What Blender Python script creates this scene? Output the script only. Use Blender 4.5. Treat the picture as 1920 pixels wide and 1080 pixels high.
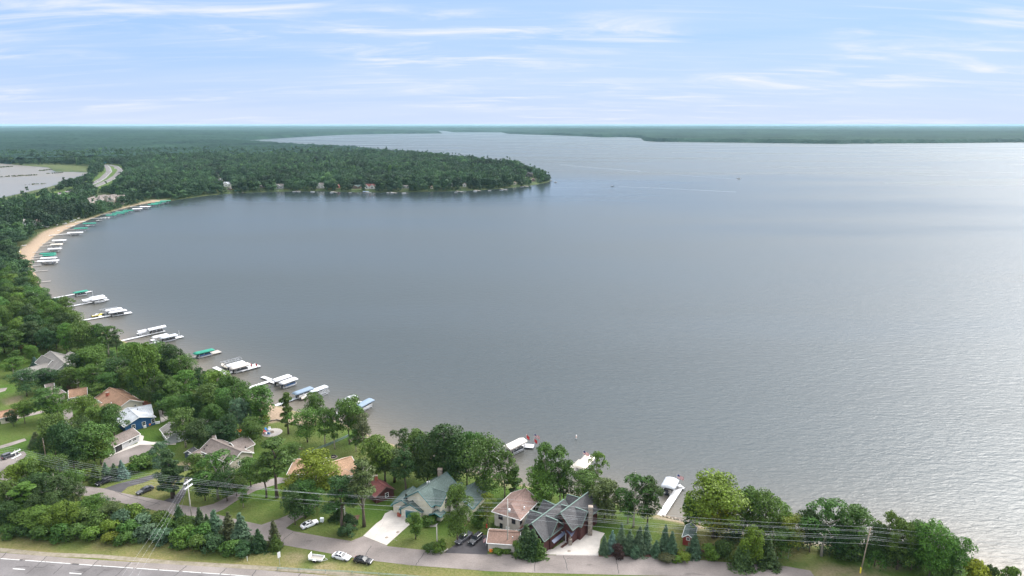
import bpy, math, random
import numpy as np
from mathutils import Vector, Matrix

# ------------------------------------------------------------------ camera, sky, sun, exposure
S = bpy.context.scene
for o in list(bpy.data.objects): bpy.data.objects.remove(o)
COL = S.collection
CAM_H, FOC, PITCH = 107.0, 1280.0, math.atan(307/1280)
cam = bpy.data.objects.new('camera', bpy.data.cameras.new('camera')); COL.objects.link(cam)
cam.location = (0, 0, CAM_H); cam.rotation_euler = (math.pi/2-PITCH, 0, 0)
cam.data.sensor_width = 36; cam.data.lens = 36*FOC/1920
cam.data.clip_start = 1; cam.data.clip_end = 120000
S.camera = cam
SUN_AZ, SUN_EL = math.radians(53), math.radians(38)      # azimuth to the right of the view
sun = bpy.data.objects.new('sun', bpy.data.lights.new('sun', 'SUN')); COL.objects.link(sun)
sun.data.energy = 3.3; sun.data.angle = math.radians(30); sun.data.color = (1, .95, .88)
sd_ = Vector((math.sin(SUN_AZ)*math.cos(SUN_EL), math.cos(SUN_AZ)*math.cos(SUN_EL), math.sin(SUN_EL)))
sun.rotation_euler = sd_.to_track_quat('Z', 'Y').to_euler()
SKY_A, SKY_B, SKY_C = 33.2, 26.81, 12.13        # where in the noise the cirrus is taken from
W = bpy.data.worlds.new('World'); S.world = W; W.use_nodes = True
def build_world():
    nt = W.node_tree; N = nt.nodes; L = nt.links; N.clear()
    out = N.new('ShaderNodeOutputWorld'); bg = N.new('ShaderNodeBackground'); L.new(bg.outputs[0], out.inputs[0])
    sky = N.new('ShaderNodeTexSky'); sky.sky_type = 'NISHITA'; sky.sun_disc = False
    sky.sun_elevation = SUN_EL; sky.sun_rotation = SUN_AZ
    sky.air_density = 1.0; sky.dust_density = .6; sky.ozone_density = 2.5; sky.altitude = 300
    bg.inputs[1].default_value = .115
    tc = N.new('ShaderNodeTexCoord'); sep = N.new('ShaderNodeSeparateXYZ'); L.new(tc.outputs['Generated'], sep.inputs[0])
    def m(op, a, b=None, cl=False):
        n = N.new('ShaderNodeMath'); n.operation = op; n.use_clamp = cl
        for i, v in enumerate((a, b)):
            if v is None: continue
            if isinstance(v, (int, float)): n.inputs[i].default_value = v
            else: L.new(v, n.inputs[i])
        return n.outputs[0]
    z = m('MAXIMUM', sep.outputs[2], 0.0); zz = m('ADD', z, .10)
    u = m('DIVIDE', sep.outputs[0], zz); v = m('DIVIDE', sep.outputs[1], zz)
    cmb = N.new('ShaderNodeCombineXYZ'); L.new(u, cmb.inputs[0]); L.new(v, cmb.inputs[1])
    def noise(scale, sx, sy, rot, det, off, dist=0., rough=.55):
        mp = N.new('ShaderNodeMapping'); mp.inputs['Scale'].default_value = (sx, sy, 1); mp.inputs['Rotation'].default_value = (0, 0, rot)
        mp.inputs['Location'].default_value = (off, off*.7, off*.3); L.new(cmb.outputs[0], mp.inputs[0])
        n = N.new('ShaderNodeTexNoise'); n.inputs['Scale'].default_value = scale; n.inputs['Detail'].default_value = det
        n.inputs['Roughness'].default_value = rough; n.inputs['Distortion'].default_value = dist; L.new(mp.outputs[0], n.inputs[0]); return n.outputs[0]
    def ramp(x, lo, hi):
        r = N.new('ShaderNodeMapRange'); r.interpolation_type = 'SMOOTHSTEP'; L.new(x, r.inputs[0])
        r.inputs[1].default_value = lo; r.inputs[2].default_value = hi; return r.outputs[0]
    big = ramp(noise(.5, .8, 1.1, .4, 2, SKY_C), .42, .60)
    streak = ramp(noise(1.3, .7, 1.7, -.30, 10, SKY_A, .7, .62), .43, .76)
    wisp = ramp(noise(2.6, .35, 2.4, .35, 8, SKY_B, 1.1, .6), .50, .78)
    veil = ramp(noise(.5, .6, 1.6, .2, 4, 11., .4), .32, .72)
    c = m('ADD', m('ADD', m('MULTIPLY', m('MULTIPLY', streak, big), 1.05), m('MULTIPLY', wisp, .28)), m('MULTIPLY', veil, .28))
    hz = m('POWER', m('SUBTRACT', 1., z, True), 13.)
    c = m('MULTIPLY', c, m('SUBTRACT', 1.0, m('MULTIPLY', hz, .35)), True)
    # sky colour lifted by thin high haze, whiter towards the horizon
    tint = N.new('ShaderNodeMixRGB'); tint.blend_type = 'MIX'; L.new(sky.outputs[0], tint.inputs[1]); tint.inputs[2].default_value = (2.05, 3.7, 6.4, 1); tint.inputs[0].default_value = .86
    m1 = N.new('ShaderNodeMixRGB'); L.new(m('ADD', m('MULTIPLY', hz, .85), .06), m1.inputs[0]); L.new(tint.outputs[0], m1.inputs[1]); m1.inputs[2].default_value = (4.4, 5.0, 6.4, 1)
    # thin cloud veil above the view, brightened, mostly sunward, to light the lake
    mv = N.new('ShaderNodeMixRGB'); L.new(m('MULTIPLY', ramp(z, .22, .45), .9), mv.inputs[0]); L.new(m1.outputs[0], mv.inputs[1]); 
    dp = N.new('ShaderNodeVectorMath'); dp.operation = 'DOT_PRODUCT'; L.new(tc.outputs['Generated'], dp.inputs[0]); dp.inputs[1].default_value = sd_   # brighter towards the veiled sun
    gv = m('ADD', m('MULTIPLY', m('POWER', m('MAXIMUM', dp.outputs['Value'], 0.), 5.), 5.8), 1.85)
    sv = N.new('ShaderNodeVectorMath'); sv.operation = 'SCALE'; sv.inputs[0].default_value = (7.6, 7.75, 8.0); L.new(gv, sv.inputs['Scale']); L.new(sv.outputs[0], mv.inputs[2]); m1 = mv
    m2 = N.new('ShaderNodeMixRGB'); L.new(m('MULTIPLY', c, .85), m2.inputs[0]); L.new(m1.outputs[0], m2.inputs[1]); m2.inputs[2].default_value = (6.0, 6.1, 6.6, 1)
    # the veiled sun's own glow, high on the right
    gl = m('POWER', m('MAXIMUM', dp.outputs['Value'], 0.), 60.)
    m3 = N.new('ShaderNodeMixRGB'); m3.blend_type = 'ADD'; m3.inputs[0].default_value = 1; L.new(m2.outputs[0], m3.inputs[1])
    sc = N.new('ShaderNodeMixRGB'); sc.blend_type = 'MULTIPLY'; sc.inputs[0].default_value = 1; sc.inputs[1].default_value = (12, 11.7, 11, 1)
    L.new(gl, sc.inputs[2]); L.new(sc.outputs[0], m3.inputs[2])
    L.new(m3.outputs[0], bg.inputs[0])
build_world()
S.view_settings.view_transform = 'Standard'; S.view_settings.look = 'None'
S.view_settings.gamma = 1; S.view_settings.use_curve_mapping = False; S.view_settings.exposure = 0.47
S.render.engine = 'CYCLES'
S.cycles.use_denoising = True; S.cycles.max_bounces = 6; S.cycles.diffuse_bounces = 2; S.cycles.glossy_bounces = 2
S.cycles.transmission_bounces = 2; S.cycles.transparent_max_bounces = 4; S.cycles.volume_bounces = 0
S.cycles.sample_clamp_indirect = 4; S.cycles.caustics_reflective = False; S.cycles.caustics_refractive = False

# ------------------------------------------------------------------ helpers
RNG = random.Random(11); NR = np.random.default_rng(5)
CP, SP = math.cos(PITCH), math.sin(PITCH)
ZL = 2.0
def G(px, py, h=0.0, z0=ZL):
    """where the sight line through a photo pixel meets height z0+h"""
    a = (px-960)/FOC; b = -(py-540)/FOC
    t = (z0+h-CAM_H)/(-SP+b*CP)
    return Vector((a*t, (CP+b*SP)*t, z0+h))
def PX(x, y, z):
    Z = z-CAM_H; zc = y*CP-Z*SP; yc = y*SP+Z*CP
    return 960+FOC*x/zc, 540-FOC*yc/zc
def inpoly(x, y, P):
    P = np.asarray(P, float); x = np.asarray(x, float); y = np.asarray(y, float)
    c = np.zeros(x.shape, bool); n = len(P)
    for i in range(n):
        x0, y0 = P[i][:2]; x1, y1 = P[i-1][:2]
        if y0 == y1: continue
        c ^= ((y0 > y) != (y1 > y)) & (x < (x1-x0)*(y-y0)/(y1-y0)+x0)
    return c
def segdist(x, y, P, closed=True):
    P = np.asarray(P, float); d = np.full(np.shape(x), 1e18); n = len(P)
    for i in range(0 if closed else 1, n):
        ax, ay = P[i-1][:2]; bx, by = P[i][:2]; dx, dy = bx-ax, by-ay
        L2 = dx*dx+dy*dy
        if L2 < 1e-9: continue
        t = np.clip(((x-ax)*dx+(y-ay)*dy)/L2, 0, 1)
        np.minimum(d, (x-ax-t*dx)**2+(y-ay-t*dy)**2, out=d)
    return np.sqrt(d)
def W2(pts, h=0., z0=ZL): return [G(a, b, h, z0).to_2d() for a, b in pts]

class MB:
    def __init__(s): s.v = []; s.f = []; s.m = []; s.k = 0
    def add(s, vs, fs, k=None):
        o = len(s.v); s.v += [tuple(v) for v in vs]; s.f += [tuple(o+i for i in f) for f in fs]; s.m += [s.k if k is None else k]*len(fs); return s
    def box(s, c, size, rz=0., k=None):
        x, y, z = [d/2 for d in size]; R = Matrix.Rotation(rz, 3, 'Z'); c = Vector(c)
        vs = [c+R@Vector((i*x, j*y, l*z)) for l in (-1, 1) for i, j in ((-1, -1), (1, -1), (1, 1), (-1, 1))]
        return s.add(vs, [(3, 2, 1, 0), (4, 5, 6, 7), (0, 1, 5, 4), (1, 2, 6, 5), (2, 3, 7, 6), (3, 0, 4, 7)], k)
    def bar(s, a, b, w, h, k=None):
        a = Vector(a); b = Vector(b); d = b-a; L = d.length
        if L < 1e-6: return s
        d /= L; up = Vector((0, 0, 1)) if abs(d.z) < .95 else Vector((1, 0, 0))
        r = d.cross(up).normalized(); u = r.cross(d)
        vs = [p+r*(i*w/2)+u*(j*h/2) for p in (a, b) for i, j in ((-1, -1), (1, -1), (1, 1), (-1, 1))]
        return s.add(vs, [(0, 1, 2, 3), (7, 6, 5, 4), (0, 4, 5, 1), (1, 5, 6, 2), (2, 6, 7, 3), (3, 7, 4, 0)], k)
    def tube(s, pts, rs, n=6, k=None, cap=True):
        pts = [Vector(p) for p in pts]; vs = []; m = len(pts)
        if isinstance(rs, (int, float)): rs = [rs]*m
        for i, p in enumerate(pts):
            d = (pts[min(i+1, m-1)]-pts[max(i-1, 0)]).normalized()
            up = Vector((0, 0, 1)) if abs(d.z) < .9 else Vector((1, 0, 0))
            r = d.cross(up).normalized(); u = r.cross(d)
            vs += [p+(r*math.cos(6.2832*j/n)+u*math.sin(6.2832*j/n))*rs[i] for j in range(n)]
        fs = [(i*n+j, i*n+(j+1) % n, (i+1)*n+(j+1) % n, (i+1)*n+j) for i in range(m-1) for j in range(n)]
        if cap: fs += [tuple(range(n-1, -1, -1)), tuple((m-1)*n+j for j in range(n))]
        return s.add(vs, fs, k)
    def slab(s, poly, t, k=None):
        """3-D polygon (counter-clockwise from above) thickened downwards"""
        p = [Vector(q) for q in poly]; n = len(p); q = [v-Vector((0, 0, t)) for v in p]
        return s.add(p+q, [tuple(range(n)), tuple(range(2*n-1, n-1, -1))]+[(i, n+i, n+(i+1) % n, (i+1) % n) for i in range(n)], k)
    def prism(s, poly, z0, z1, k=None): return s.slab([(a, b, z1) for a, b in poly], z1-z0, k)
    def lathe(s, prof, n=12, c=(0, 0, 0), k=None):
        vs = [(c[0]+r*math.cos(6.2832*j/n), c[1]+r*math.sin(6.2832*j/n), c[2]+z) for r, z in prof for j in range(n)]
        fs = [(i*n+j, i*n+(j+1) % n, (i+1)*n+(j+1) % n, (i+1)*n+j) for i in range(len(prof)-1) for j in range(n)]
        return s.add(vs, fs, k)
    def loft(s, secs, k=None, cap=True):
        n = len(secs[0]); vs = [p for q in secs for p in q]
        fs = [(i*n+j, i*n+(j+1) % n, (i+1)*n+(j+1) % n, (i+1)*n+j) for i in range(len(secs)-1) for j in range(n)]
        if cap: fs += [tuple(range(n-1, -1, -1)), tuple((len(secs)-1)*n+j for j in range(n))]
        return s.add(vs, fs, k)
    def mesh(s, name, mats, org=(0, 0, 0), smooth=False):
        me = bpy.data.meshes.new(name); o = Vector(org)
        me.from_pydata([tuple(Vector(v)-o) for v in s.v], [], s.f)
        for m in (mats if isinstance(mats, (list, tuple)) else [mats]): me.materials.append(m)
        if any(s.m): me.polygons.foreach_set('material_index', s.m)
        if smooth: me.polygons.foreach_set('use_smooth', [True]*len(s.f))
        me.update(); return me
def link(name, data, parent=None, loc=(0, 0, 0), rz=0.):
    o = bpy.data.objects.new(name, data); COL.objects.link(o)
    o.parent = parent; o.location = loc; o.rotation_euler = (0, 0, rz); return o
def part(name, mb, mat, parent, org=(0, 0, 0), smooth=False):
    return link(name, mb.mesh(name, mat, org, smooth), parent)
def tag(o, label, cat, group=None):
    o['label'] = label; o['category'] = cat
    if group: o['group'] = group
    return o
def thing(name, label, cat, loc=(0, 0, 0), rz=0., group=None): return tag(link(name, None, None, loc, rz), label, cat, group)
def kids(o): return KID.get(o.name, [])
def struct(name, me, kind='structure'):
    o = link(name, me); o['kind'] = kind; return o
def copy_tree(o, loc, rz, label=None, group=None, sc=None):
    def rec(a, par):
        c = a.copy(); COL.objects.link(c); c.parent = par
        for ch in list(a.children): rec(ch, c)
        return c
    c = rec(o, None); c.location = loc; c.rotation_euler = (0, 0, rz)
    if label: c['label'] = label
    if group: c['group'] = group
    if sc: c.scale = sc
    return c

# ------------------------------------------------------------------ materials
def nodemat(name):
    m = bpy.data.materials.new(name); m.use_nodes = True; N = m.node_tree.nodes
    return m, N, m.node_tree.links, N['Principled BSDF']
def mat(name, col, rough=.7, metal=0., var=.25, scale=1.5, bump=0., bscale=8., spec=.4, stretch=(1, 1, 1), col2=None):
    m, N, L, B = nodemat(name)
    B.inputs['Roughness'].default_value = rough; B.inputs['Metallic'].default_value = metal; B.inputs['Specular IOR Level'].default_value = spec
    tc = N.new('ShaderNodeTexCoord'); mp = N.new('ShaderNodeMapping'); L.new(tc.outputs['Object'], mp.inputs[0]); mp.inputs['Scale'].default_value = stretch
    n = N.new('ShaderNodeTexNoise'); n.inputs['Scale'].default_value = scale; n.inputs['Detail'].default_value = 6; n.inputs['Roughness'].default_value = .65; L.new(mp.outputs[0], n.inputs[0])
    r = N.new('ShaderNodeMapRange'); r.inputs[1].default_value = .3; r.inputs[2].default_value = .7; L.new(n.outputs[0], r.inputs[0])
    x = N.new('ShaderNodeMixRGB'); L.new(r.outputs[0], x.inputs[0])
    c2 = col2 or tuple(min(1, c*(1+var)) for c in col); c1 = col if col2 else tuple(c*(1-var) for c in col)
    x.inputs[1].default_value = (*c1, 1); x.inputs[2].default_value = (*c2, 1); L.new(x.outputs[0], B.inputs['Base Color'])
    if bump:
        n2 = N.new('ShaderNodeTexNoise'); n2.inputs['Scale'].default_value = bscale; n2.inputs['Detail'].default_value = 4; L.new(mp.outputs[0], n2.inputs[0])
        b = N.new('ShaderNodeBump'); b.inputs['Distance'].default_value = bump; L.new(n2.outputs[0], b.inputs['Height']); L.new(b.outputs[0], B.inputs['Normal'])
    return m
def roofmat(name, col):
    m, N, L, B = nodemat(name); B.inputs['Roughness'].default_value = .9; B.inputs['Specular IOR Level'].default_value = .2
    tc = N.new('ShaderNodeTexCoord')
    def nz(sc, d):
        n = N.new('ShaderNodeTexNoise'); n.inputs['Scale'].default_value = sc; n.inputs['Detail'].default_value = d; L.new(tc.outputs['Object'], n.inputs[0]); return n.outputs[0]
    a = nz(3.2, 3); b = nz(.35, 5)
    def rg(x, lo, hi, l2, h2):
        r = N.new('ShaderNodeMapRange'); L.new(x, r.inputs[0])
        for i, v in enumerate((lo, hi, l2, h2)): r.inputs[i+1].default_value = v
        return r.outputs[0]
    # shingle courses: thin lines at constant height
    w = N.new('ShaderNodeTexWave'); w.wave_type = 'BANDS'; w.bands_direction = 'Z'; w.inputs['Scale'].default_value = 3.0; w.inputs['Distortion'].default_value = .6; w.inputs['Detail'].default_value = 2; L.new(tc.outputs['Object'], w.inputs[0])
    mm = N.new('ShaderNodeMath'); mm.operation = 'MULTIPLY'; L.new(rg(a, .3, .7, .72, 1.25), mm.inputs[0]); L.new(rg(b, .3, .7, .8, 1.18), mm.inputs[1])
    m2 = N.new('ShaderNodeMath'); m2.operation = 'MULTIPLY'; L.new(mm.outputs[0], m2.inputs[0]); L.new(rg(w.outputs[1], 0, 1, .88, 1.06), m2.inputs[1])
    v = N.new('ShaderNodeVectorMath'); v.operation = 'SCALE'; v.inputs[0].default_value = col; L.new(m2.outputs[0], v.inputs['Scale']); L.new(v.outputs[0], B.inputs['Base Color'])
    return m
def sidingmat(name, col):
    m, N, L, B = nodemat(name); B.inputs['Roughness'].default_value = .65
    tc = N.new('ShaderNodeTexCoord'); w = N.new('ShaderNodeTexWave'); w.wave_type = 'BANDS'; w.bands_direction = 'Z'; w.wave_profile = 'SAW'; w.inputs['Scale'].default_value = 1.6; L.new(tc.outputs['Object'], w.inputs[0])
    n = N.new('ShaderNodeTexNoise'); n.inputs['Scale'].default_value = .8; n.inputs['Detail'].default_value = 5; L.new(tc.outputs['Object'], n.inputs[0])
    r = N.new('ShaderNodeMapRange'); L.new(n.outputs[0], r.inputs[0]); r.inputs[1].default_value = .3; r.inputs[2].default_value = .7; r.inputs[3].default_value = .85; r.inputs[4].default_value = 1.1
    v = N.new('ShaderNodeVectorMath'); v.operation = 'SCALE'; v.inputs[0].default_value = col; L.new(r.outputs[0], v.inputs['Scale']); L.new(v.outputs[0], B.inputs['Base Color'])
    b = N.new('ShaderNodeBump'); b.inputs['Distance'].default_value = .02; L.new(w.outputs[1], b.inputs['Height']); L.new(b.outputs[0], B.inputs['Normal'])
    return m
def leafmat(name, obcol=True, hue=.06):
    """leaf colour = object colour x per-leaf tint, with a little spread from tree to tree"""
    m, N, L, B = nodemat(name); oi = N.new('ShaderNodeObjectInfo')
    at = N.new('ShaderNodeAttribute'); at.attribute_name = 'tint'
    hs = N.new('ShaderNodeHueSaturation')
    if obcol: L.new(oi.outputs['Color'], hs.inputs['Color'])
    else:
        rp = N.new('ShaderNodeValToRGB'); L.new(oi.outputs['Random'], rp.inputs[0]); e = rp.color_ramp.elements
        e[0].position = 0; e[0].color = (.017, .045, .021, 1); e[1].position = 1; e[1].color = (.072, .122, .034, 1)
        for p, c in ((.3, (.027, .063, .025)), (.6, (.040, .086, .029)), (.85, (.035, .068, .034))):
            q = e.new(p); q.color = (*c, 1)
        # stands of lighter and darker trees, by where the tree grows
        ns = N.new('ShaderNodeTexNoise'); ns.inputs['Scale'].default_value = .011; ns.inputs['Detail'].default_value = 3; L.new(oi.outputs['Location'], ns.inputs[0])
        g = N.new('ShaderNodeMapRange'); L.new(ns.outputs[0], g.inputs[0]); g.inputs[1].default_value = .3; g.inputs[2].default_value = .7; g.inputs[3].default_value = .42; g.inputs[4].default_value = 1.75
        vs = N.new('ShaderNodeVectorMath'); vs.operation = 'SCALE'; L.new(rp.outputs[0], vs.inputs[0]); L.new(g.outputs[0], vs.inputs['Scale']); L.new(vs.outputs[0], hs.inputs['Color'])
    r = N.new('ShaderNodeMapRange'); L.new(oi.outputs['Random'], r.inputs[0]); r.inputs[3].default_value = .5-hue*.35; r.inputs[4].default_value = .5+hue*.35; L.new(r.outputs[0], hs.inputs['Hue'])
    L.new(at.outputs['Fac'], hs.inputs['Value'])
    L.new(hs.outputs[0], B.inputs['Base Color']); B.inputs['Roughness'].default_value = .6; B.inputs['Specular IOR Level'].default_value = .25
    tr = N.new('ShaderNodeBsdfTranslucent'); L.new(hs.outputs[0], tr.inputs[0]); mx = N.new('ShaderNodeMixShader'); mx.inputs[0].default_value = .3
    L.new(B.outputs[0], mx.inputs[1]); L.new(tr.outputs[0], mx.inputs[2]); L.new(mx.outputs[0], N['Material Output'].inputs[0])
    return m
M = {}
M['leaf'] = leafmat('leaf'); M['leaf_forest'] = leafmat('leaf_forest', False)
M['bark'] = mat('bark', (.10, .075, .055), .9, var=.4, scale=4)
M['bark_pale'] = mat('bark_pale', (.30, .26, .21), .9, var=.3, scale=4)
M['deadwood'] = mat('deadwood', (.36, .32, .27), .9, var=.25, scale=4)
M['white_deck'] = mat('white_deck', (.52, .52, .53), .55, var=.08, scale=2, stretch=(.3, 3, 1))
M['grey_deck'] = mat('grey_deck', (.33, .30, .27), .8, var=.2, scale=3)
M['alu'] = mat('aluminium', (.55, .56, .58), .4, metal=.7, var=.1)
M['canvas_white'] = mat('canvas_white', (.50, .50, .52), .75, var=.07, scale=.8)
M['canvas_tan'] = mat('canvas_tan', (.44, .405, .375), .75, var=.08, scale=.8)
M['canvas_cream'] = mat('canvas_cream', (.52, .47, .40), .75, var=.06, scale=.8)
M['canvas_green'] = mat('canvas_green', (.008, .17, .115), .7, var=.15, scale=.8)
M['canvas_blue'] = mat('canvas_blue', (.15, .20, .26), .7, var=.1, scale=.8)
M['canvas_silver'] = mat('canvas_silver', (.38, .40, .43), .7, var=.1, scale=.8)
M['white_paint'] = mat('white_paint', (.74, .74, .74), .4, var=.05)
M['boat_white'] = mat('boat_white', (.58, .58, .58), .3, var=.05, spec=.5)
M['boat_dark'] = mat('boat_dark', (.03, .035, .045), .4, var=.2)
M['boat_blue'] = mat('boat_blue', (.02, .07, .18), .35, var=.15)
M['seat'] = mat('seat_vinyl', (.45, .42, .38), .6, var=.1)
M['yellow'] = mat('yellow_paint', (.75, .6, .06), .5, var=.1); M['orange'] = mat('orange_paint', (.75, .22, .03), .5, var=.1)
M['red'] = mat('red_paint', (.6, .04, .03), .5, var=.15); M['teal'] = mat('teal_paint', (.01, .11, .12), .45, var=.12)
M['glass'] = mat('window_glass', (.025, .03, .035), .08, var=.2, spec=.8)
M['car_glass'] = mat('car_glass', (.015, .018, .022), .28, var=.1, spec=.3)
M['rubber'] = mat('tyre_rubber', (.02, .02, .02), .85, var=.2); M['chrome'] = mat('chrome', (.6, .6, .62), .25, metal=1, var=.05)
M['trim_white'] = mat('trim_white', (.68, .68, .66), .5, var=.06); M['trim_brown'] = mat('trim_brown', (.09, .06, .045), .6, var=.2)
M['concrete'] = mat('concrete', (.42, .385, .35), .85, var=.16, scale=.35, bump=.01)
M['stone'] = mat('stone', (.23, .19, .155), .9, var=.5, scale=2.2, bump=.06, bscale=3)
M['wood_pole'] = mat('wood_pole', (.26, .20, .15), .85, var=.3, scale=3, stretch=(3, 3, .3))
M['pole_pale'] = mat('pole_pale', (.40, .37, .33), .8, var=.2, scale=3, stretch=(3, 3, .3))
M['insulator'] = mat('insulator', (.68, .70, .72), .35, var=.1)
M['wire'] = mat('wire', (.42, .43, .44), .5, var=.1, metal=.2)
M['black_metal'] = mat('black_metal', (.025, .025, .027), .5, var=.2)
M['red_cloth'] = mat('red_cloth', (.48, .045, .045), .8, var=.12); M['white_cloth'] = mat('white_cloth', (.72, .72, .72), .8, var=.05); M['navy_cloth'] = mat('navy_cloth', (.02, .03, .14), .8, var=.1)
M['mulch'] = mat('mulch', (.085, .04, .03), .95, var=.45, scale=1.2, bump=.05)
M['asphalt_new'] = mat('asphalt_new', (.05, .046, .05), .85, var=.22, scale=.5, bump=.01)
M['gravel_pad'] = mat('gravel_pad', (.33, .30, .28), .95, var=.25, scale=3, bump=.03)
M['metal_roof'] = mat('metal_roof', (.075, .085, .13), .6, metal=.1, var=.12)
M['brick'] = mat('brick', (.30, .09, .06), .85, var=.35, scale=5)
M['barrier'] = mat('barrier_steel', (.22, .30, .26), .5, metal=.3, var=.25)
# ------------------------------------------------------------------ shoreline and terrain
SHORE_PX = [(1985, 1112), (1915, 1090), (1870, 1072), (1800, 1050), (1720, 1036), (1640, 1027), (1560, 1024), (1515, 1020), (1440, 1010), (1370, 998), (1300, 981), (1250, 968), (1195, 957), (1140, 940),
 (1062, 924), (1000, 915), (947, 904), (905, 890), (867, 879), (820, 862), (780, 850), (742, 836), (700, 821), (655, 800), (617, 786), (580, 778), (545, 770), (518, 760), (494, 755), (455, 741), (410, 717),
 (352, 688), (300, 668), (245, 645), (195, 624), (152, 603), (118, 580), (92, 556), (76, 540), (70, 522), (62, 506), (58, 493), (66, 472), (80, 458), (98, 444), (130, 426), (180, 406), (220, 393), (270, 381),
 (300, 377), (330, 375), (360, 370), (400, 365), (450, 361), (520, 359), (600, 358), (680, 360), (760, 360), (850, 358), (920, 355), (965, 351), (1000, 347), (1028, 341), (1033, 338), (1018, 331), (985, 322),
 (930, 312), (830, 297), (700, 286), (560, 278), (470, 271), (438, 266), (470, 263), (500, 261), (560, 257), (650, 252.5), (740, 250.8), (810, 250.3), (828, 250), (826, 248.8), (795, 247.6), (770, 246.2), (800, 244.9), (835, 245.3), (850, 248),
 (900, 247.9), (940, 248.2), (955, 251), (1040, 253.6), (1100, 256), (1130, 257.6), (1175, 257), (1202, 259), (1208, 264), (1225, 265.6), (1350, 267), (1480, 268.6), (1580, 270), (1592, 269.2), (1750, 268.5), (1920, 267), (2100, 266)]
LAKE = [tuple(v) for v in W2(SHORE_PX, 0, 0)]
LAKE += [(9000, 5500), (9000, 400), (900, 60), (260, 100)]
def chaikin(P, n0, n1):
    out = []
    for i, p in enumerate(P):
        if n0 <= i < n1:
            q = P[i-1]; r = P[i+1]
            out += [(p[0]*.75+q[0]*.25, p[1]*.75+q[1]*.25), (p[0]*.75+r[0]*.25, p[1]*.75+r[1]*.25)]
        else: out.append(p)
    return out
LAKE = chaikin(LAKE, 1, 62)
MARSH_PX = [(-260, 470), (-60, 397), (0, 372), (45, 362), (92, 351), (132, 338), (172, 324), (135, 322), (104, 322), (92, 314), (40, 310), (0, 306), (-120, 302), (-380, 315)]
MARSH = [tuple(v) for v in W2(MARSH_PX, 0, 0)]
def sdist(x, y):
    """distance to the water's edge, positive on land"""
    d = np.minimum(segdist(x, y, LAKE), segdist(x, y, MARSH))
    return np.where(inpoly(x, y, LAKE) | inpoly(x, y, MARSH), -d, d)
def land_h(x, y, sd):
    s = np.clip(sd/7., 0, 1); h = np.where(sd > 0, ZL*s*(2-s), np.maximum(-3, .16*sd))
    r = np.hypot(x, y); far = np.clip((r-2600)/4000, 0, 1)*np.clip(sd/500, 0, 1)
    hill = 9+9*np.sin(x/1500+1.)*np.cos(y/2100)+6*np.sin(x/620+y/900)
    hill = hill+26*np.exp(-(((x-1050)/900)**2+((y-8600)/1500)**2))+14*np.exp(-(((x-2700)/900)**2+((y-7800)/1800)**2))
    pen = 6*np.exp(-(((x+250)/300)**2+((y-1800)/500)**2))*np.clip(sd/150, 0, 1)*(r > 700)
    return h+far*np.maximum(hill, 0)+pen
def gz(x, y):
    a = np.array([float(x)]); b = np.array([float(y)]); return float(land_h(a, b, sdist(a, b))[0])
def GW(px, py, h=0.):
    """photo pixel to a point h above the ground or the water there"""
    p = G(px, py, h)
    for _ in range(3): p = G(px, py, h, max(0., gz(p.x, p.y)))
    return p
NA, NRR = 726, 736
ang = np.radians(np.linspace(-58, 58, NA)); rad = 60*np.exp(np.linspace(0, math.log(46000/60), NRR))
RA, AN = np.meshgrid(rad, ang, indexing='ij'); GX, GY = RA*np.sin(AN), RA*np.cos(AN)
fx, fy = GX.ravel(), GY.ravel(); SD = sdist(fx, fy); HZ = land_h(fx, fy, SD)

BEACH = W2([(32, 485), (29, 472), (52, 457), (81, 434), (125, 420), (178, 404), (230, 387), (285, 374.5), (312, 373), (330, 378), (258, 397), (160, 424), (100, 458), (76, 490), (74, 520), (50, 505)])
SAND2 = W2([(486, 757), (500, 748), (548, 770), (592, 785), (585, 797), (545, 793), (520, 790), (494, 796)])
SAND3 = W2([(1232, 962), (1310, 978), (1330, 985), (1310, 990), (1230, 968)])
SAND4 = W2([(120, 606), (150, 592), (165, 606), (140, 622)])
FR_UP = [(60, 888), (120, 902), (156, 911), (195, 916), (227, 924), (307, 939), (335, 946), (372, 952), (400, 963), (457, 977), (490, 984), (535, 990), (550, 996), (610, 1007), (662, 1015), (725, 1024), (800, 1032), (832, 1036), (915, 1039), (1030, 1041), (1122, 1042), (1200, 1044), (1260, 1047), (1315, 1050), (1375, 1056), (1475, 1062), (1519, 1070), (1528, 1082)]
FR_LO = [(1420, 1082), (1300, 1081), (1160, 1078), (1000, 1074), (912, 1071), (880, 1068), (770, 1060), (695, 1051), (640, 1042), (587, 1032), (525, 1021), (475, 1007), (400, 985), (320, 964), (237, 945), (156, 929), (90, 916), (40, 902)]
ROAD = W2(FR_UP+FR_LO)
HW_UP = [(-160, 1018), (0, 1036), (88, 1043), (185, 1050), (317, 1058), (480, 1068), (600, 1078), (760, 1092), (900, 1106)]
HWAY = W2(HW_UP+[(900, 1240), (-160, 1240)])
HX1 = W2([(197, 309), (203, 315), (205, 322), (193, 334), (180, 342), (150, 354), (114, 362), (72, 373), (25, 384), (-60, 406)])
HX2 = W2([(203, 309), (217, 312), (226, 319), (218, 330), (207, 337), (188, 346), (158, 357), (120, 367), (78, 379), (25, 392), (-60, 415)])
REEDS = W2([(45, 314), (100, 316), (140, 319), (172, 323), (160, 331), (185, 320), (165, 311), (110, 308.5), (45, 309)])
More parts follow.
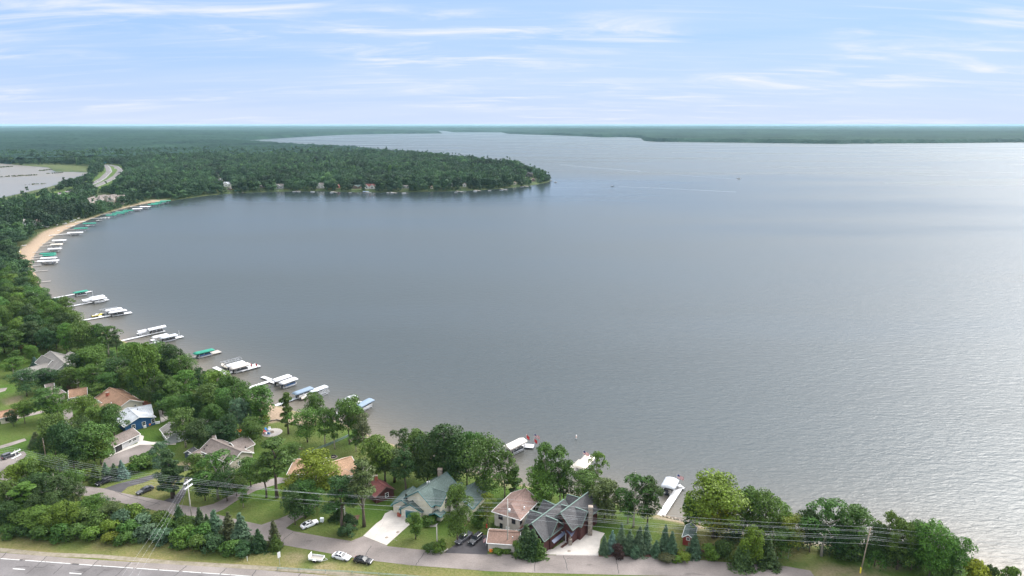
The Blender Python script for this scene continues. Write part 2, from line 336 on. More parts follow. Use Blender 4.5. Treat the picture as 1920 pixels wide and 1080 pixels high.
DIRT = [(W2([(1505, 1066), (1560, 1060), (1640, 1072), (1700, 1090), (1520, 1090)]), .6), (W2([(325, 870), (358, 862), (366, 875), (338, 882)]), .8), (W2([(540, 1042), (568, 1044), (565, 1052), (542, 1050)]), .7), (W2([(598, 1060), (622, 1058), (625, 1064), (600, 1065)]), .7), (W2([(1635, 1052), (1690, 1054), (1700, 1068), (1640, 1066)]), .6), (W2([(860, 876), (882, 880), (884, 890), (862, 884)]), .8), (W2([(940, 902), (958, 908), (952, 916), (938, 908)]), .8), (W2([(10, 750), (38, 742), (45, 752), (12, 760)]), .7)]
def soft(x, y, P, w): # 1 inside a polygon, fading over w metres
    s = np.where(inpoly(x, y, P), 1, -1)*segdist(x, y, P); return np.clip(.5+s/w, 0, 1)
def vnoise(x, y, sc, seed):
    r = np.random.default_rng(seed).random((64, 64)); u = x/sc; v = y/sc; i = np.floor(u).astype(int); j = np.floor(v).astype(int); a = u-i; b = v-j
    a = a*a*(3-2*a); b = b*b*(3-2*b); g = lambda p, q: r[p % 64, q % 64]
    return (g(i, j)*(1-a)+g(i+1, j)*a)*(1-b)+(g(i, j+1)*(1-a)+g(i+1, j+1)*a)*b
def build_land():
    sand = np.zeros(fx.shape); dry = np.zeros(fx.shape); lawn = np.zeros(fx.shape); R = np.hypot(fx, fy); near = R < 2500
    xs, ys, ss = fx[near], fy[near], SD[near]; wob = (vnoise(xs, ys, 3, 1)-.5)*1.6
    s = np.clip(1.6-(ss+wob)/1.6, 0, 1)*.75*np.where(ys > 700, .0, 1)*np.where(xs < -620, .0, 1)
    for P, w in ((BEACH, 3.), (SAND2, 1.5), (SAND3, 1.5), (SAND4, 2.)): s = np.maximum(s, soft(xs+wob, ys, P, w))
    for P, k in DIRT: s = np.maximum(s, k*soft(xs+wob, ys+wob, P, 2.5)*(.4+.9*vnoise(xs, ys, 1.4, 9)).clip(0, 1))
    sand[near] = s
    dr = segdist(xs, ys, ROAD); dh = segdist(xs, ys, HWAY)
    d = np.maximum(np.clip(1.1-dr/11, 0, 1)*.42, np.clip(1.15-dh/13, 0, 1)*.95)
    yard = W2([(470, 790), (560, 790), (640, 835), (770, 830), (800, 900), (650, 900), (560, 850), (480, 840)])
    d = np.maximum(d, .32*soft(xs, ys, yard, 8)); d = np.maximum(d, .75*soft(xs, ys, W2([(1190, 955), (1330, 985), (1560, 1030), (1560, 1062), (1300, 1045), (1230, 990)]), 5)); d = np.maximum(d, .7*soft(xs, ys, W2([(230, 905), (330, 870), (360, 890), (300, 945), (200, 930)]), 5))
    dry[near] = np.maximum(d*np.clip(.25+1.2*vnoise(xs, ys, 5, 3), 0, 1), np.clip(2.2*vnoise(xs, ys, 9, 21)-1.1, 0, .26)*(.4+.6*vnoise(xs, ys, 1.7, 22)))
    lawn[near] = np.clip((430-R[near])/60, 0, 1)
    for P in (HX1, HX2): lawn[near] = np.maximum(lawn[near], np.clip(1.8-segdist(xs, ys, P, False)/20, 0, 1))
    lawn[near] = np.maximum(lawn[near], .12*soft(xs, ys, REEDS, 20)); dry[near] = np.maximum(dry[near], .15*soft(xs, ys, REEDS, 20))
    lawn[near] = np.maximum(lawn[near], .15*np.clip(1.4-ss/9, 0, 1)*(ys > 900)*np.clip(3*vnoise(xs, ys, 35, 8)-1, 0, 1))
    idx = np.arange(NRR*NA).reshape(NRR, NA); q = np.stack([idx[:-1, :-1], idx[:-1, 1:], idx[1:, 1:], idx[1:, :-1]], -1).reshape(-1, 4)
    q = q[SD[q].max(1) > -14]; used = np.unique(q); inv = np.full(NRR*NA, -1); inv[used] = np.arange(len(used))
    me = bpy.data.meshes.new('ground'); n = len(used); me.vertices.add(n); me.vertices.foreach_set('co', np.stack([fx[used], fy[used], HZ[used]], 1).astype(np.float32).ravel())
    f = inv[q][:, ::-1]; me.loops.add(f.size); me.loops.foreach_set('vertex_index', f.ravel().astype(np.int32)); me.polygons.add(len(f)); me.polygons.foreach_set('loop_start', np.arange(0, f.size, 4, dtype=np.int32)); me.update(calc_edges=True)
    a = me.color_attributes.new('cover', 'FLOAT_COLOR', 'POINT'); a.data.foreach_set('color', np.stack([sand[used], dry[used], lawn[used], np.clip(SD[used]/5, 0, 1)], 1).astype(np.float32).ravel())
    m, N, L, B = nodemat('ground_cover'); B.inputs['Roughness'].default_value = .95; B.inputs['Specular IOR Level'].default_value = .15
    at = N.new('ShaderNodeAttribute'); at.attribute_name = 'cover'; sp = N.new('ShaderNodeSeparateColor'); L.new(at.outputs['Color'], sp.inputs[0]); tc = N.new('ShaderNodeTexCoord')
    def nz(sc, d=6, r=.65):
        k = N.new('ShaderNodeTexNoise'); k.inputs['Scale'].default_value = sc; k.inputs['Detail'].default_value = d; k.inputs['Roughness'].default_value = r; L.new(tc.outputs['Object'], k.inputs[0])
        g = N.new('ShaderNodeMapRange'); L.new(k.outputs[0], g.inputs[0]); g.inputs[1].default_value = .32; g.inputs[2].default_value = .68; return g.outputs[0]
    def mix(f, a, b):
        x = N.new('ShaderNodeMixRGB')
        for i, v in enumerate((f, a, b)):
            if isinstance(v, tuple): x.inputs[i].default_value = (*v, 1)
            elif isinstance(v, float): x.inputs[i].default_value = v
            else: L.new(v, x.inputs[i])
        return x.outputs[0]
    fine = nz(1.6, 5); mid = nz(.16, 5); big = nz(.035, 3)
    forest = mix(mid, (.022, .038, .012), (.05, .07, .022))
    grass = mix(fine, mix(big, (.030, .062, .009), (.042, .090, .011)), mix(mid, (.048, .092, .012), (.072, .108, .019)))
    dryc = mix(fine, mix(mid, (.10, .108, .026), (.15, .132, .05)), (.20, .165, .08))
    sandc = mix(fine, (.20, .148, .10), (.29, .22, .16))
    c = mix(sp.outputs[2], forest, grass); c = mix(sp.outputs[1], c, dryc); c = mix(sp.outputs[0], c, sandc); L.new(c, B.inputs['Base Color'])
    b = N.new('ShaderNodeBump'); b.inputs['Distance'].default_value = .12; L.new(fine, b.inputs['Height']); L.new(b.outputs[0], B.inputs['Normal'])
    me.materials.append(m); struct('ground', me)
build_land()
def build_water():
    na, nr = 240, 260; a = np.radians(np.linspace(-60, 60, na)); r = 40*np.exp(np.linspace(0, math.log(47000/40), nr)); R, A = np.meshgrid(r, a, indexing='ij'); x, y = (R*np.sin(A)).ravel(), (R*np.cos(A)).ravel()
    sd = sdist(x, y); idx = np.arange(nr*na).reshape(nr, na); q = np.stack([idx[:-1, :-1], idx[1:, :-1], idx[1:, 1:], idx[:-1, 1:]], -1).reshape(-1, 4)
    step = R.ravel()*.03; q = q[(sd[q]-step[q]).min(1) < 4]
    used = np.unique(q); inv = np.full(nr*na, -1); inv[used] = np.arange(len(used)); me = bpy.data.meshes.new('lake')
    me.from_pydata(np.stack([x[used], y[used], 0*used], 1).tolist(), [], inv[q].tolist())
    at = me.attributes.new('shallow', 'FLOAT', 'POINT'); at.data.foreach_set('value', (np.exp(np.minimum(sd[used], 0)/16)*(y[used] < 700)*(x[used] > -620)+1.*inpoly(x[used], y[used], MARSH)).astype(np.float32))
    calm = np.maximum(np.exp(-(np.hypot((x[used]+250)/620, (y[used]-1180)/260))**2), .22*np.exp(-(np.hypot((x[used]+200)/900, (y[used]-1000)/520))**4))
    calm = np.maximum(calm, np.exp(-(np.hypot((x[used]+560)/160, (y[used]-960)/130))**2)); calm = np.maximum(calm, inpoly(x[used], y[used], MARSH)*.1)
    at = me.attributes.new('calm', 'FLOAT', 'POINT'); at.data.foreach_set('value', calm.astype(np.float32))
    m, N, L, B = nodemat('lake_water'); tc = N.new('ShaderNodeTexCoord')
    def mth(op, a, b):
        k = N.new('ShaderNodeMath'); k.operation = op
        for i, v in enumerate((a, b)):
            if isinstance(v, (int, float)): k.inputs[i].default_value = v
            else: L.new(v, k.inputs[i])
        return k.outputs[0]
    def nz(sc, st, rot, d, r=.55, dist=0.):
        mp = N.new('ShaderNodeMapping'); mp.inputs['Scale'].default_value = st; mp.inputs['Rotation'].default_value = (0, 0, rot); L.new(tc.outputs['Object'], mp.inputs[0])
        k = N.new('ShaderNodeTexNoise'); k.inputs['Scale'].default_value = sc; k.inputs['Detail'].default_value = d; k.inputs['Roughness'].default_value = r; k.inputs['Distortion'].default_value = dist; L.new(mp.outputs[0], k.inputs[0]); return k.outputs[0]
    w1 = nz(.62, (.42, 1, 1), .2, 3, .6, .4); w2 = nz(1.7, (.5, 1, 1), .05, 2); w3 = nz(.2, (.5, 1, 1), .32, 2)
    ht = mth('ADD', mth('ADD', mth('MULTIPLY', w1, .52), mth('MULTIPLY', w2, .15)), mth('MULTIPLY', w3, .28))
    ca = N.new('ShaderNodeAttribute'); ca.attribute_name = 'calm'; sh = N.new('ShaderNodeAttribute'); sh.attribute_name = 'shallow'
    wind = nz(.006, (.25, 1, 1), .12, 4)
    wr = N.new('ShaderNodeMapRange'); L.new(wind, wr.inputs[0]); wr.inputs[1].default_value = .35; wr.inputs[2].default_value = .65; wr.inputs[3].default_value = .78; wr.inputs[4].default_value = 1.12
    st = mth('MULTIPLY', wr.outputs[0], mth('SUBTRACT', 1.0, mth('MULTIPLY', ca.outputs['Fac'], .96)))
    b = N.new('ShaderNodeBump'); b.inputs['Distance'].default_value = 1.0; L.new(ht, b.inputs['Height']); L.new(mth('MULTIPLY', st, .52), b.inputs['Strength']); L.new(b.outputs[0], B.inputs['Normal'])
    L.new(mth('ADD', mth('MULTIPLY', st, .20), .07), B.inputs['Roughness'])
    c = N.new('ShaderNodeMixRGB'); L.new(sh.outputs['Fac'], c.inputs[0]); c.inputs[1].default_value = (.022, .031, .034, 1); c.inputs[2].default_value = (.12, .10, .075, 1); L.new(c.outputs[0], B.inputs['Base Color'])
    B.inputs['IOR'].default_value = 1.333; B.inputs['Specular IOR Level'].default_value = .5
    # the heavy tail of wave slopes: a second, wider lobe that carries the veiled sun's glitter
    Gl = N.new('ShaderNodeBsdfPrincipled'); L.new(c.outputs[0], Gl.inputs['Base Color']); Gl.inputs['IOR'].default_value = 1.333; L.new(b.outputs[0], Gl.inputs['Normal']); L.new(mth('ADD', mth('MULTIPLY', st, .42), .10), Gl.inputs['Roughness'])
    mx = N.new('ShaderNodeMixShader'); L.new(mth('MULTIPLY', st, .60), mx.inputs[0]); L.new(B.outputs[0], mx.inputs[1]); L.new(Gl.outputs[0], mx.inputs[2]); L.new(mx.outputs[0], N['Material Output'].inputs[0])
    me.materials.append(m); struct('lake', me)
build_water()

# ------------------------------------------------------------------ roads, drives, pads
def roadmat(name, col, crack=.5, stain=.16):
    m, N, L, B = nodemat(name); B.inputs['Roughness'].default_value = .9; B.inputs['Specular IOR Level'].default_value = .2; tc = N.new('ShaderNodeTexCoord')
    def nz(sc, d, lo, hi, a, b, st=(1, 1, 1)):
        mp = N.new('ShaderNodeMapping'); mp.inputs['Scale'].default_value = st; L.new(tc.outputs['Object'], mp.inputs[0])
        k = N.new('ShaderNodeTexNoise'); k.inputs['Scale'].default_value = sc; k.inputs['Detail'].default_value = d; L.new(mp.outputs[0], k.inputs[0]); g = N.new('ShaderNodeMapRange'); L.new(k.outputs[0], g.inputs[0])
        for i, v in enumerate((lo, hi, a, b)): g.inputs[i+1].default_value = v
        return g.outputs[0]
    a = nz(.12, 6, .3, .7, 1-stain, 1+stain); b = nz(2.5, 4, .3, .7, .9, 1.1); d = nz(.5, 5, .62, .7, 1, 1-crack*.35, (.3, 1, 1))
    x = N.new('ShaderNodeMath'); x.operation = 'MULTIPLY'; L.new(a, x.inputs[0]); L.new(b, x.inputs[1]); y = N.new('ShaderNodeMath'); y.operation = 'MULTIPLY'; L.new(x.outputs[0], y.inputs[0]); L.new(d, y.inputs[1])
    v = N.new('ShaderNodeVectorMath'); v.operation = 'SCALE'; v.inputs[0].default_value = col; L.new(y.outputs[0], v.inputs['Scale']); L.new(v.outputs[0], B.inputs['Base Color']); return m
M['road'] = roadmat('road_asphalt', (.185, .16, .148), .9, .28); M['road_grey'] = roadmat('highway_asphalt', (.13, .12, .12), 1., .26); M['shoulder'] = roadmat('shoulder_asphalt', (.18, .158, .146), 1.)
M['paint'] = mat('road_paint', (.44, .44, .43), .7, var=.25, scale=1.2); M['seal'] = mat('crack_sealer', (.05, .045, .045), .7, var=.3, scale=2)
def sheet(name, poly, z, m, parent=None, t=.0, kind='structure'):
    b = MB()
    if t: b.prism(ccw(poly), z-t, z)
    else: b.add([(p[0], p[1], z) for p in ccw(poly)], [tuple(range(len(poly)))])
    me = b.mesh(name, m); o = link(name, me, parent)
    if parent is None: o['kind'] = kind
    return o
def ccw(P):
    P = [tuple(p) for p in P]; a = sum(P[i-1][0]*P[i][1]-P[i][0]*P[i-1][1] for i in range(len(P))); return P if a > 0 else P[::-1]
def strip(P, w):
    P = [Vector(p) for p in P]; l = []; r = []
    for i, p in enumerate(P):
        d = (P[min(i+1, len(P)-1)]-P[max(i-1, 0)]).normalized(); n = Vector((-d.y, d.x)); l.append(p+n*w/2); r.append(p-n*w/2)
    return l+r[::-1]
fr = sheet('frontage_road', ROAD, 2.03, M['road'])
def crack(parent, pts, w=.16, z=2.036, m='seal', name='crack'):
    P = []
    Q = [Vector(p) for p in W2(pts)]
    for a, b in zip(Q, Q[1:]):
        for i in range(5): P.append(a.lerp(b, i/5)+Vector((RNG.uniform(-.12, .12), RNG.uniform(-.12, .12))))
    P.append(Q[-1]); return sheet(name, strip(P, w), z, M[m], parent)
for p in ([(550, 997), (536, 1008), (526, 1018)], [(697, 1023), (688, 1036), (684, 1045)], [(796, 1036), (786, 1050), (779, 1060)], [(1003, 1043), (1003, 1058), (1003, 1072)], [(1056, 1042), (1062, 1056), (1064, 1069)], [(1154, 1047), (1158, 1062), (1160, 1076)], [(1391, 1058), (1396, 1069), (1401, 1081)], [(1362, 1068), (1385, 1070)], [(1063, 1047), (1075, 1047)], [(300, 940), (285, 948), (270, 952)], [(330, 960), (350, 972), (380, 976)], [(215, 922), (250, 934), (300, 946)]): crack(fr, p)
for p in ([(611, 1010), (604, 1017), (598, 1024)], [(621, 1010), (611, 1019)]): crack(fr, p, .45, 2.036, 'shoulder', 'tyre_mark')
hw = sheet('highway', HWAY, 2.03, M['shoulder'])
LINE = [(-160, 1033), (0, 1047.5), (78, 1053), (172, 1060), (317, 1070), (420, 1077), (560, 1088), (700, 1099)]
sheet('traffic_lane', W2(LINE+[(900, 1240), (-160, 1240)]), 2.034, M['road_grey'], hw)
Q = [Vector(v) for v in W2(LINE)]
sheet('gravel_verge', strip([Vector(v) for v in W2([(a, b-5+2*math.sin(a/37)) for a, b in HW_UP])], 1.5), 2.022, mat('gravel_verge', (.13, .115, .07), .95, var=.5, scale=.8, col2=(.24, .205, .165)), hw)
def pieces(P, segs, w, z, m, name, parent):
    L = [0]
    for a, b in zip(P, P[1:]): L.append(L[-1]+(b-a).length)
    def at(s):
        for i in range(len(P)-1):
            if s <= L[i+1]: return P[i].lerp(P[i+1], (s-L[i])/(L[i+1]-L[i]))
        return P[-1]
    for a, b in segs: sheet(name, strip([at(a+(b-a)*i/3) for i in range(4)], w), z, m, parent)
tot = sum((b-a).length for a, b in zip(Q, Q[1:])); s = 0
while s < tot-8:
    e = s+RNG.uniform(5, 9); pieces(Q, [(s, e-RNG.choice((.15, .3, .9)))], .22, 2.04, M['paint'], 'edge_line', hw); s = e
for a, b in (((24, 1066.5), (47, 1068)), ((130, 1074.5), (153, 1076.5)), ((236, 1082), (259, 1084)), ((-82, 1058), (-59, 1060))): sheet('lane_dash', strip(W2([a, b]), .28), 2.04, M['paint'], hw)
for p in ([(12, 1036), (-10, 1058), (-30, 1075)], [(88, 1043), (70, 1060), (50, 1076)], [(185, 1050), (170, 1064), (150, 1080)], [(245, 1054), (232, 1066), (215, 1082)], [(350, 1061), (335, 1073), (322, 1085)], [(425, 1065), (412, 1078)], [(481, 1069), (474, 1078), (468, 1086)], [(564, 1075), (556, 1086)], [(30, 1062), (55, 1063)], [(65, 1064), (82, 1064), (90, 1059)], [(140, 1069), (160, 1072)], [(118, 1060), (100, 1077)], [(198, 1067), (182, 1079)]): crack(hw, p, .2, 2.046)
sheet('line_patch', strip(W2([(37, 1050), (42, 1050.3)]), .5), 2.046, M['seal'], hw); sheet('line_patch', strip(W2([(135, 1057.5), (148, 1058.6)]), .5), 2.046, M['seal'], hw)
for P, nm in ((HX1, 'far_highway_westbound'), (HX2, 'far_highway_eastbound')):
    o = sheet('far_highway', strip(P, 12), 2.3, M['road_grey'], None, .5); sheet('edge_line', strip([p+Vector((4.2, 1.5)) for p in P], .4), 2.31, M['paint'], o)
DRV = {}
def drive(name, pts, m, z, label=None):
    DRV[name+str(len(DRV))] = W2(pts); return sheet(name, W2(pts), z, M[m])
cd = drive('concrete_driveway', [(734, 957), (752, 966), (764, 972), (768, 984), (725, 1022.5), (681, 1005), (705, 982), (716, 974), (722, 963)], 'concrete', 2.05)
for p in ([(689, 998), (745, 1014)], [(704, 986), (763, 988)], [(726, 968), (700, 1012)]): crack(cd, p, .07, 2.055, 'gravel_pad', 'joint')
drive('asphalt_apron', [(681, 1005.3), (725, 1023), (730, 1027), (655, 1016)], 'road', 2.036)
drive('parking_pad', [(880, 1003), (915, 1003), (914, 1040), (834, 1037), (838, 1032)], 'asphalt_new', 2.045)
lc = drive('lodge_courtyard', [(1007, 1029), (1036, 1030), (1078, 1000), (1105, 992), (1134, 1000), (1126, 1012), (1122, 1041), (1030, 1040), (1012, 1036)], 'concrete', 2.05)
drive('stone_threshold', [(1043, 1039.5), (1123, 1040.6), (1122, 1042.4), (1043, 1041.4)], 'gravel_pad', 2.06)
sheet('dark_patch', W2([(1050, 1026), (1060, 1018), (1067, 1016), (1064, 1021), (1054, 1028)]), 2.056, M['mulch'], lc)  # dark brown patch laid over the courtyard concrete
drive('black_driveway', [(195, 916), (227, 924), (240, 913), (270, 905), (300, 893), (340, 885), (360, 880), (352, 872), (330, 876), (300, 886), (258, 898), (225, 906)], 'asphalt_new', 2.045)
drive('black_driveway', [(307, 939), (335, 946), (345, 930), (352, 915), (360, 895), (348, 893), (342, 915), (330, 928)], 'asphalt_new', 2.045)
drive('tan_driveway', [(370, 952), (400, 963), (420, 955), (445, 938), (480, 920), (530, 905), (580, 908), (580, 900), (520, 895), (470, 910), (430, 930), (400, 945)], 'road', 2.04)
drive('tan_driveway', [(490, 984), (535, 991), (550, 980), (575, 965), (592, 950), (600, 930), (582, 926), (575, 945), (550, 962), (520, 974)], 'road', 2.04)
drive('garage_forecourt', [(205, 853), (262, 832), (275, 832), (290, 838), (283, 850), (255, 862), (235, 870), (215, 875), (190, 876), (195, 862)], 'road', 2.04)
drive('concrete_walk', [(203, 852), (258, 831), (262, 815), (270, 818), (268, 826), (285, 829), (330, 828), (330, 834), (287, 834), (262, 834), (205, 856)], 'concrete', 2.05)
drive('gravel_lane', [(-30, 796), (30, 786), (70, 777), (84, 773), (78, 770), (40, 778), (-30, 790)], 'road', 2.04)
drive('gravel_lane', [(-30, 850), (20, 836), (50, 826), (46, 822), (0, 836), (-30, 843)], 'road', 2.04)
drive('side_street', [(-30, 885), (-20, 860), (15, 853), (45, 846), (50, 852), (30, 880), (60, 888), (50, 905), (0, 900)], 'road', 2.038)
drive('garage_lane', [(118, 770), (134, 762), (138, 785), (135, 796), (122, 796)], 'road', 2.04)
drive('gravel_lane', [(-30, 745), (10, 733), (14, 727), (-30, 732)], 'road', 2.04)
drive('front_walk', [(793, 985), (815, 984), (822, 981), (817, 988), (800, 989)], 'concrete', 2.05)
sheet('brick_walk', W2([(867, 978), (882, 966), (886, 968), (872, 988)]), 2.05, mat('paver', (.24, .13, .10), .9, var=.3, scale=4))
MULCH = [[(1122, 1044), (1135, 1028), (1160, 1030), (1250, 1030), (1320, 1032), (1322, 1046), (1260, 1046.5), (1200, 1044)], [(960, 1040), (965, 1025), (1005, 1020), (1020, 1040)], [(640, 985), (660, 968), (675, 965), (668, 985), (655, 1000), (640, 998)], [(165, 898), (185, 885), (210, 892), (200, 900)]]
for P in MULCH: sheet('mulch_bed', W2(P), 2.045, M['mulch'])
for k, (a, b) in enumerate([(746, 998), (725, 1008), (1067, 1033.5), (1380, 1065.5)]):
    p = G(a, b); q = MB(); q.lathe([(0, .075), (.42, .075), (.45, .05)], 14); o = link('manhole_cover', q.mesh('manhole_cover', M['stone']), None, (p.x, p.y, 2.0)); tag(o, ['round cover in the concrete driveway nearer the garage doors', 'round cover in the concrete driveway nearer the road', 'round iron cover in the lodge courtyard', 'round iron cover in the frontage road beside a dark crack'][k], 'manhole cover')
# ------------------------------------------------------------------ houses
ROOF = {k: roofmat('shingles_'+k, c) for k, c in dict(tan=(0.228, 0.163, 0.133), brown=(0.194, 0.125, 0.099), orange=(0.304, 0.194, 0.125), rust=(0.251, 0.152, 0.099), green=(.092, .122, .112), slate=(.075, .073, .075), grey=(0.163, 0.152, 0.141), silver=(0.357, 0.372, 0.395), condo=(.14, .12, .108), cabin=(.15, .055, .05), pink=(0.22, 0.148, 0.125), taupe=(0.152, 0.125, 0.112)).items()}
WALL = {k: sidingmat('siding_'+k, c) for k, c in dict(tan=(.40, .355, .295), cream=(.62, .57, .45), blue=(.012, .075, .19), grey=(.40, .40, .41), white=(.70, .69, .66), darkred=(.062, .014, .012), red=(.24, .035, .03), beige=(.46, .42, .36), brown=(.16, .10, .075), navy=(.05, .065, .10), stone=(.36, .31, .26), dark=(.06, .055, .055)).items()}
HOUSES = []          # footprints to keep trees out of
class House:
    def __init__(s, name, label, px=None, xy=None, cat='house', z=ZL, group=None):
        p = G(*px) if px else Vector((*xy, z)); s.o = Vector((p.x, p.y, z)); s.z = z
        s.root = thing(name, label, cat, s.o, 0, group)
    def part(s, n, mb, m, parent=None, smooth=False): return part(n, mb, m, parent or s.root, s.o, smooth)
    def gable(s, A, B, hr, wl, wr, el, er, wall, roof, ov=.4, trim='trim_white', hipA=0., hipB=0., px=True, walls=True, t=.16, cap=None):
        if px: A = G(A[0], A[1], hr, s.z).to_2d(); B = G(B[0], B[1], hr, s.z).to_2d()
        A = Vector(A); B = Vector(B); d = (B-A).normalized(); n = Vector((-d.y, d.x)); z = s.z
        a = A+d*ov; b = B-d*ov
        P = lambda q, k, h: Vector((q.x+n.x*k, q.y+n.y*k, z+h))
        sl = (hr-el)/wl; sr = (hr-er)/wr; HOUSES.append([tuple(A+n*(wl+.5)), tuple(A-n*(wr+.5)), tuple(B-n*(wr+.5)), tuple(B+n*(wl+.5))])
        if walls:
            w = MB(); dz = .06+t
            if hipA: pa = [P(a, wl-ov, -.3), P(a, -wr+ov, -.3), P(a, -wr+ov, er+sr*ov-dz), P(a, wl-ov, el+sl*ov-dz)]
            for q, hip in ((a, hipA), (b, hipB)): pass
            secs = []
            for q, hip in ((a, hipA), (b, hipB)):
                top = hr-dz if not hip else min(er+sr*ov, el+sl*ov)-dz
                secs.append([P(q, wl-ov, -.3), P(q, wl-ov, el+sl*ov-dz), P(q, 0, top), P(q, -wr+ov, er+sr*ov-dz), P(q, -wr+ov, -.3)])
            w.loft(secs[::-1]); s.part('wall', w, wall)
        r = MB(); ra = A+d*hipA; rb = B-d*hipB
        r.slab([P(A, wl, el), P(ra, 0, hr), P(rb, 0, hr), P(B, wl, el)], t)
        r.slab([P(B, -wr, er), P(rb, 0, hr), P(ra, 0, hr), P(A, -wr, er)], t)
        if hipA: r.slab([P(A, -wr, er), P(ra, 0, hr), P(A, wl, el)], t)
        if hipB: r.slab([P(B, wl, el), P(rb, 0, hr), P(B, -wr, er)], t)
        ro = s.part('roof', r, roof)
        f = MB(); e = .06
        for q, q2, hip, sg in ((A, ra, hipA, -1), (B, rb, hipB, 1)):
            if hip: f.bar(P(q+d*e*sg, wl, el-.1), P(q+d*e*sg, -wr, er-.1), .09, .2)
            else:
                f.bar(P(q+d*e*sg, wl, el-.08), P(q+d*e*sg, 0, hr-.08), .09, .22); f.bar(P(q+d*e*sg, -wr, er-.08), P(q+d*e*sg, 0, hr-.08), .09, .22)
        f.bar(P(A, wl+e, el-.1), P(B, wl+e, el-.1), .11, .16); f.bar(P(A, -wr-e, er-.1), P(B, -wr-e, er-.1), .11, .16)
        s.part('fascia', f, M[trim]); c = MB(); c.bar(P(ra, 0, hr+.03), P(rb, 0, hr+.03), .34, .09); s.part('ridge_cap', c, M['fascia_green'] if trim == 'fascia_green' else roof)
        return dict(a=a, b=b, d=d, n=n, wl=wl-ov, wr=wr-ov, P=P)
    def spot(s, g, side, u, h, out=.04):
        """a point on a wall: u metres from the wall's middle, h above the floor; its rightward and outward directions"""
        a, b, d, n = g['a'], g['b'], g['d'], g['n']; mid = (a+b)/2
        if side == 'A': q, o, r = a+n*((g['wl']-g['wr'])/2), -d, n*-1
        elif side == 'B': q, o, r = b+n*((g['wl']-g['wr'])/2), d, n
        elif side == 'L': q, o, r = mid+n*g['wl'], n, d*-1
        else: q, o, r = mid-n*g['wr'], -n, d
        p = q+r*u+o*out; return Vector((p.x, p.y, s.z+h)), Vector((r.x, r.y, 0)), Vector((o.x, o.y, 0))
    def win(s, g, side, u, h, w=1.1, ht=1.3, trim='trim_white', glass='glass', mull=True):
        c, r, o = s.spot(g, side, u, h); f = MB(); U = Vector((0, 0, 1)); t = .11
        for k in (-1, 1): f.bar(c+r*(k*(w/2+t/2))-U*(ht/2+t), c+r*(k*(w/2+t/2))+U*(ht/2+t), t, .1); f.bar(c-r*(w/2)+U*(k*(ht/2+t/2)), c+r*(w/2)+U*(k*(ht/2+t/2)), .1, t)
        if mull: f.bar(c-r*(w/2), c+r*(w/2), .05, .05)
        fo = s.part('window', f, M[trim]); p = MB(); q = c-o*.01
        p.bar(q-U*(ht/2), q+U*(ht/2), w, .02) if abs(r.x) > 2 else p.add([q-r*(w/2)-U*(ht/2), q+r*(w/2)-U*(ht/2), q+r*(w/2)+U*(ht/2), q-r*(w/2)+U*(ht/2)], [(0, 1, 2, 3)])
        part('pane', p, M[glass], fo, s.o); return fo
    def door(s, g, side, u, w=1., ht=2.1, m='trim_white', name='door', rows=0, h0=.05):
        c, r, o = s.spot(g, side, u, h0+ht/2, .05); b = MB(); U = Vector((0, 0, 1)); n = rows or 1
        for i in range(n): b.bar(c-r*(w/2)+U*(-ht/2+ht*(i+.5)/n), c+r*(w/2)+U*(-ht/2+ht*(i+.5)/n), .08, ht/n-(.03 if rows else 0))
        d = s.part(name, b, M[m]); f = MB(); t = .14
        for k in (-1, 1): f.bar(c+r*(k*(w/2+t/2))-U*(ht/2), c+r*(k*(w/2+t/2))+U*(ht/2+t), t, .14)
        f.bar(c-r*(w/2)+U*(ht/2+t/2), c+r*(w/2)+U*(ht/2+t/2), .14, t); part('frame', f, M['trim_white'], d, s.o)
        return d
    def chimney(s, px, h, w=.8, ht=1.6, m='brick'):
        p = G(*px, h, s.z); b = MB(); b.box((p.x, p.y, p.z-ht/2), (w, w, ht)); c = s.part('chimney', b, M[m]); q = MB(); q.box((p.x, p.y, p.z+.06), (w+.14, w+.14, .12)); part('cap', q, M['stone'], c, s.o)
    def vent(s, px, h, sz=.3, m='black_metal'):
        p = G(*px, h, s.z); b = MB(); b.box((p.x, p.y, p.z-.1), (sz, sz, .5)); s.part('roof_vent', b, M[m])
    def slab(s, n, pts, t, m, roof=True):
        q = [G(a, b, h, s.z) for a, b, h in pts]; ar = sum(q[i-1].x*q[i].y-q[i].x*q[i-1].y for i in range(len(q)))
        b = MB(); b.slab(q if ar > 0 else q[::-1], t); return s.part(n, b, m)

# blue house
h = House('blue_house', 'blue lake house with pale silver roof and white window trim beside the small lawn', (268, 800))
g = h.gable((261, 782), (239, 764), 4.6, 5.2, 5.4, 2.5, 2.9, WALL['blue'], ROOF['silver'])
for u, z in ((-2.2, 1.5), (1.2, 1.5), (4.3, 1.6)): h.win(g, 'A', u, z, 1.0, 1.4)
g2 = h.gable((283, 758), (243, 766), 4.7, 4.2, 3.6, 2.7, 2.7, WALL['blue'], ROOF['silver'])
for p in ((242, 772), (250, 776), (257, 780), (258, 767), (274, 762)): h.vent(p, 4.3)
o = h.slab('patio', [(297, 768, .1), (312, 772, .1), (316, 786, .1), (302, 792, .1)], .2, M['concrete'])
# grey garage
h = House('grey_garage', 'long low grey garage with weathered shingle roof by the wide forecourt', (238, 833), cat='garage')
g = h.gable((198, 826), (249, 802), 4.3, 3.0, 3.2, 2.5, 2.5, WALL['grey'], ROOF['taupe'])
h.win(g, 'R', 3.0, 1.5, 1.5, .9); h.win(g, 'R', 1.2, 1.5, 1.0, .9); h.win(g, 'B', 0, 1.5); h.door(g, 'R', -3.2, 2.6, 2.1, 'black_metal', 'garage_door', 4)
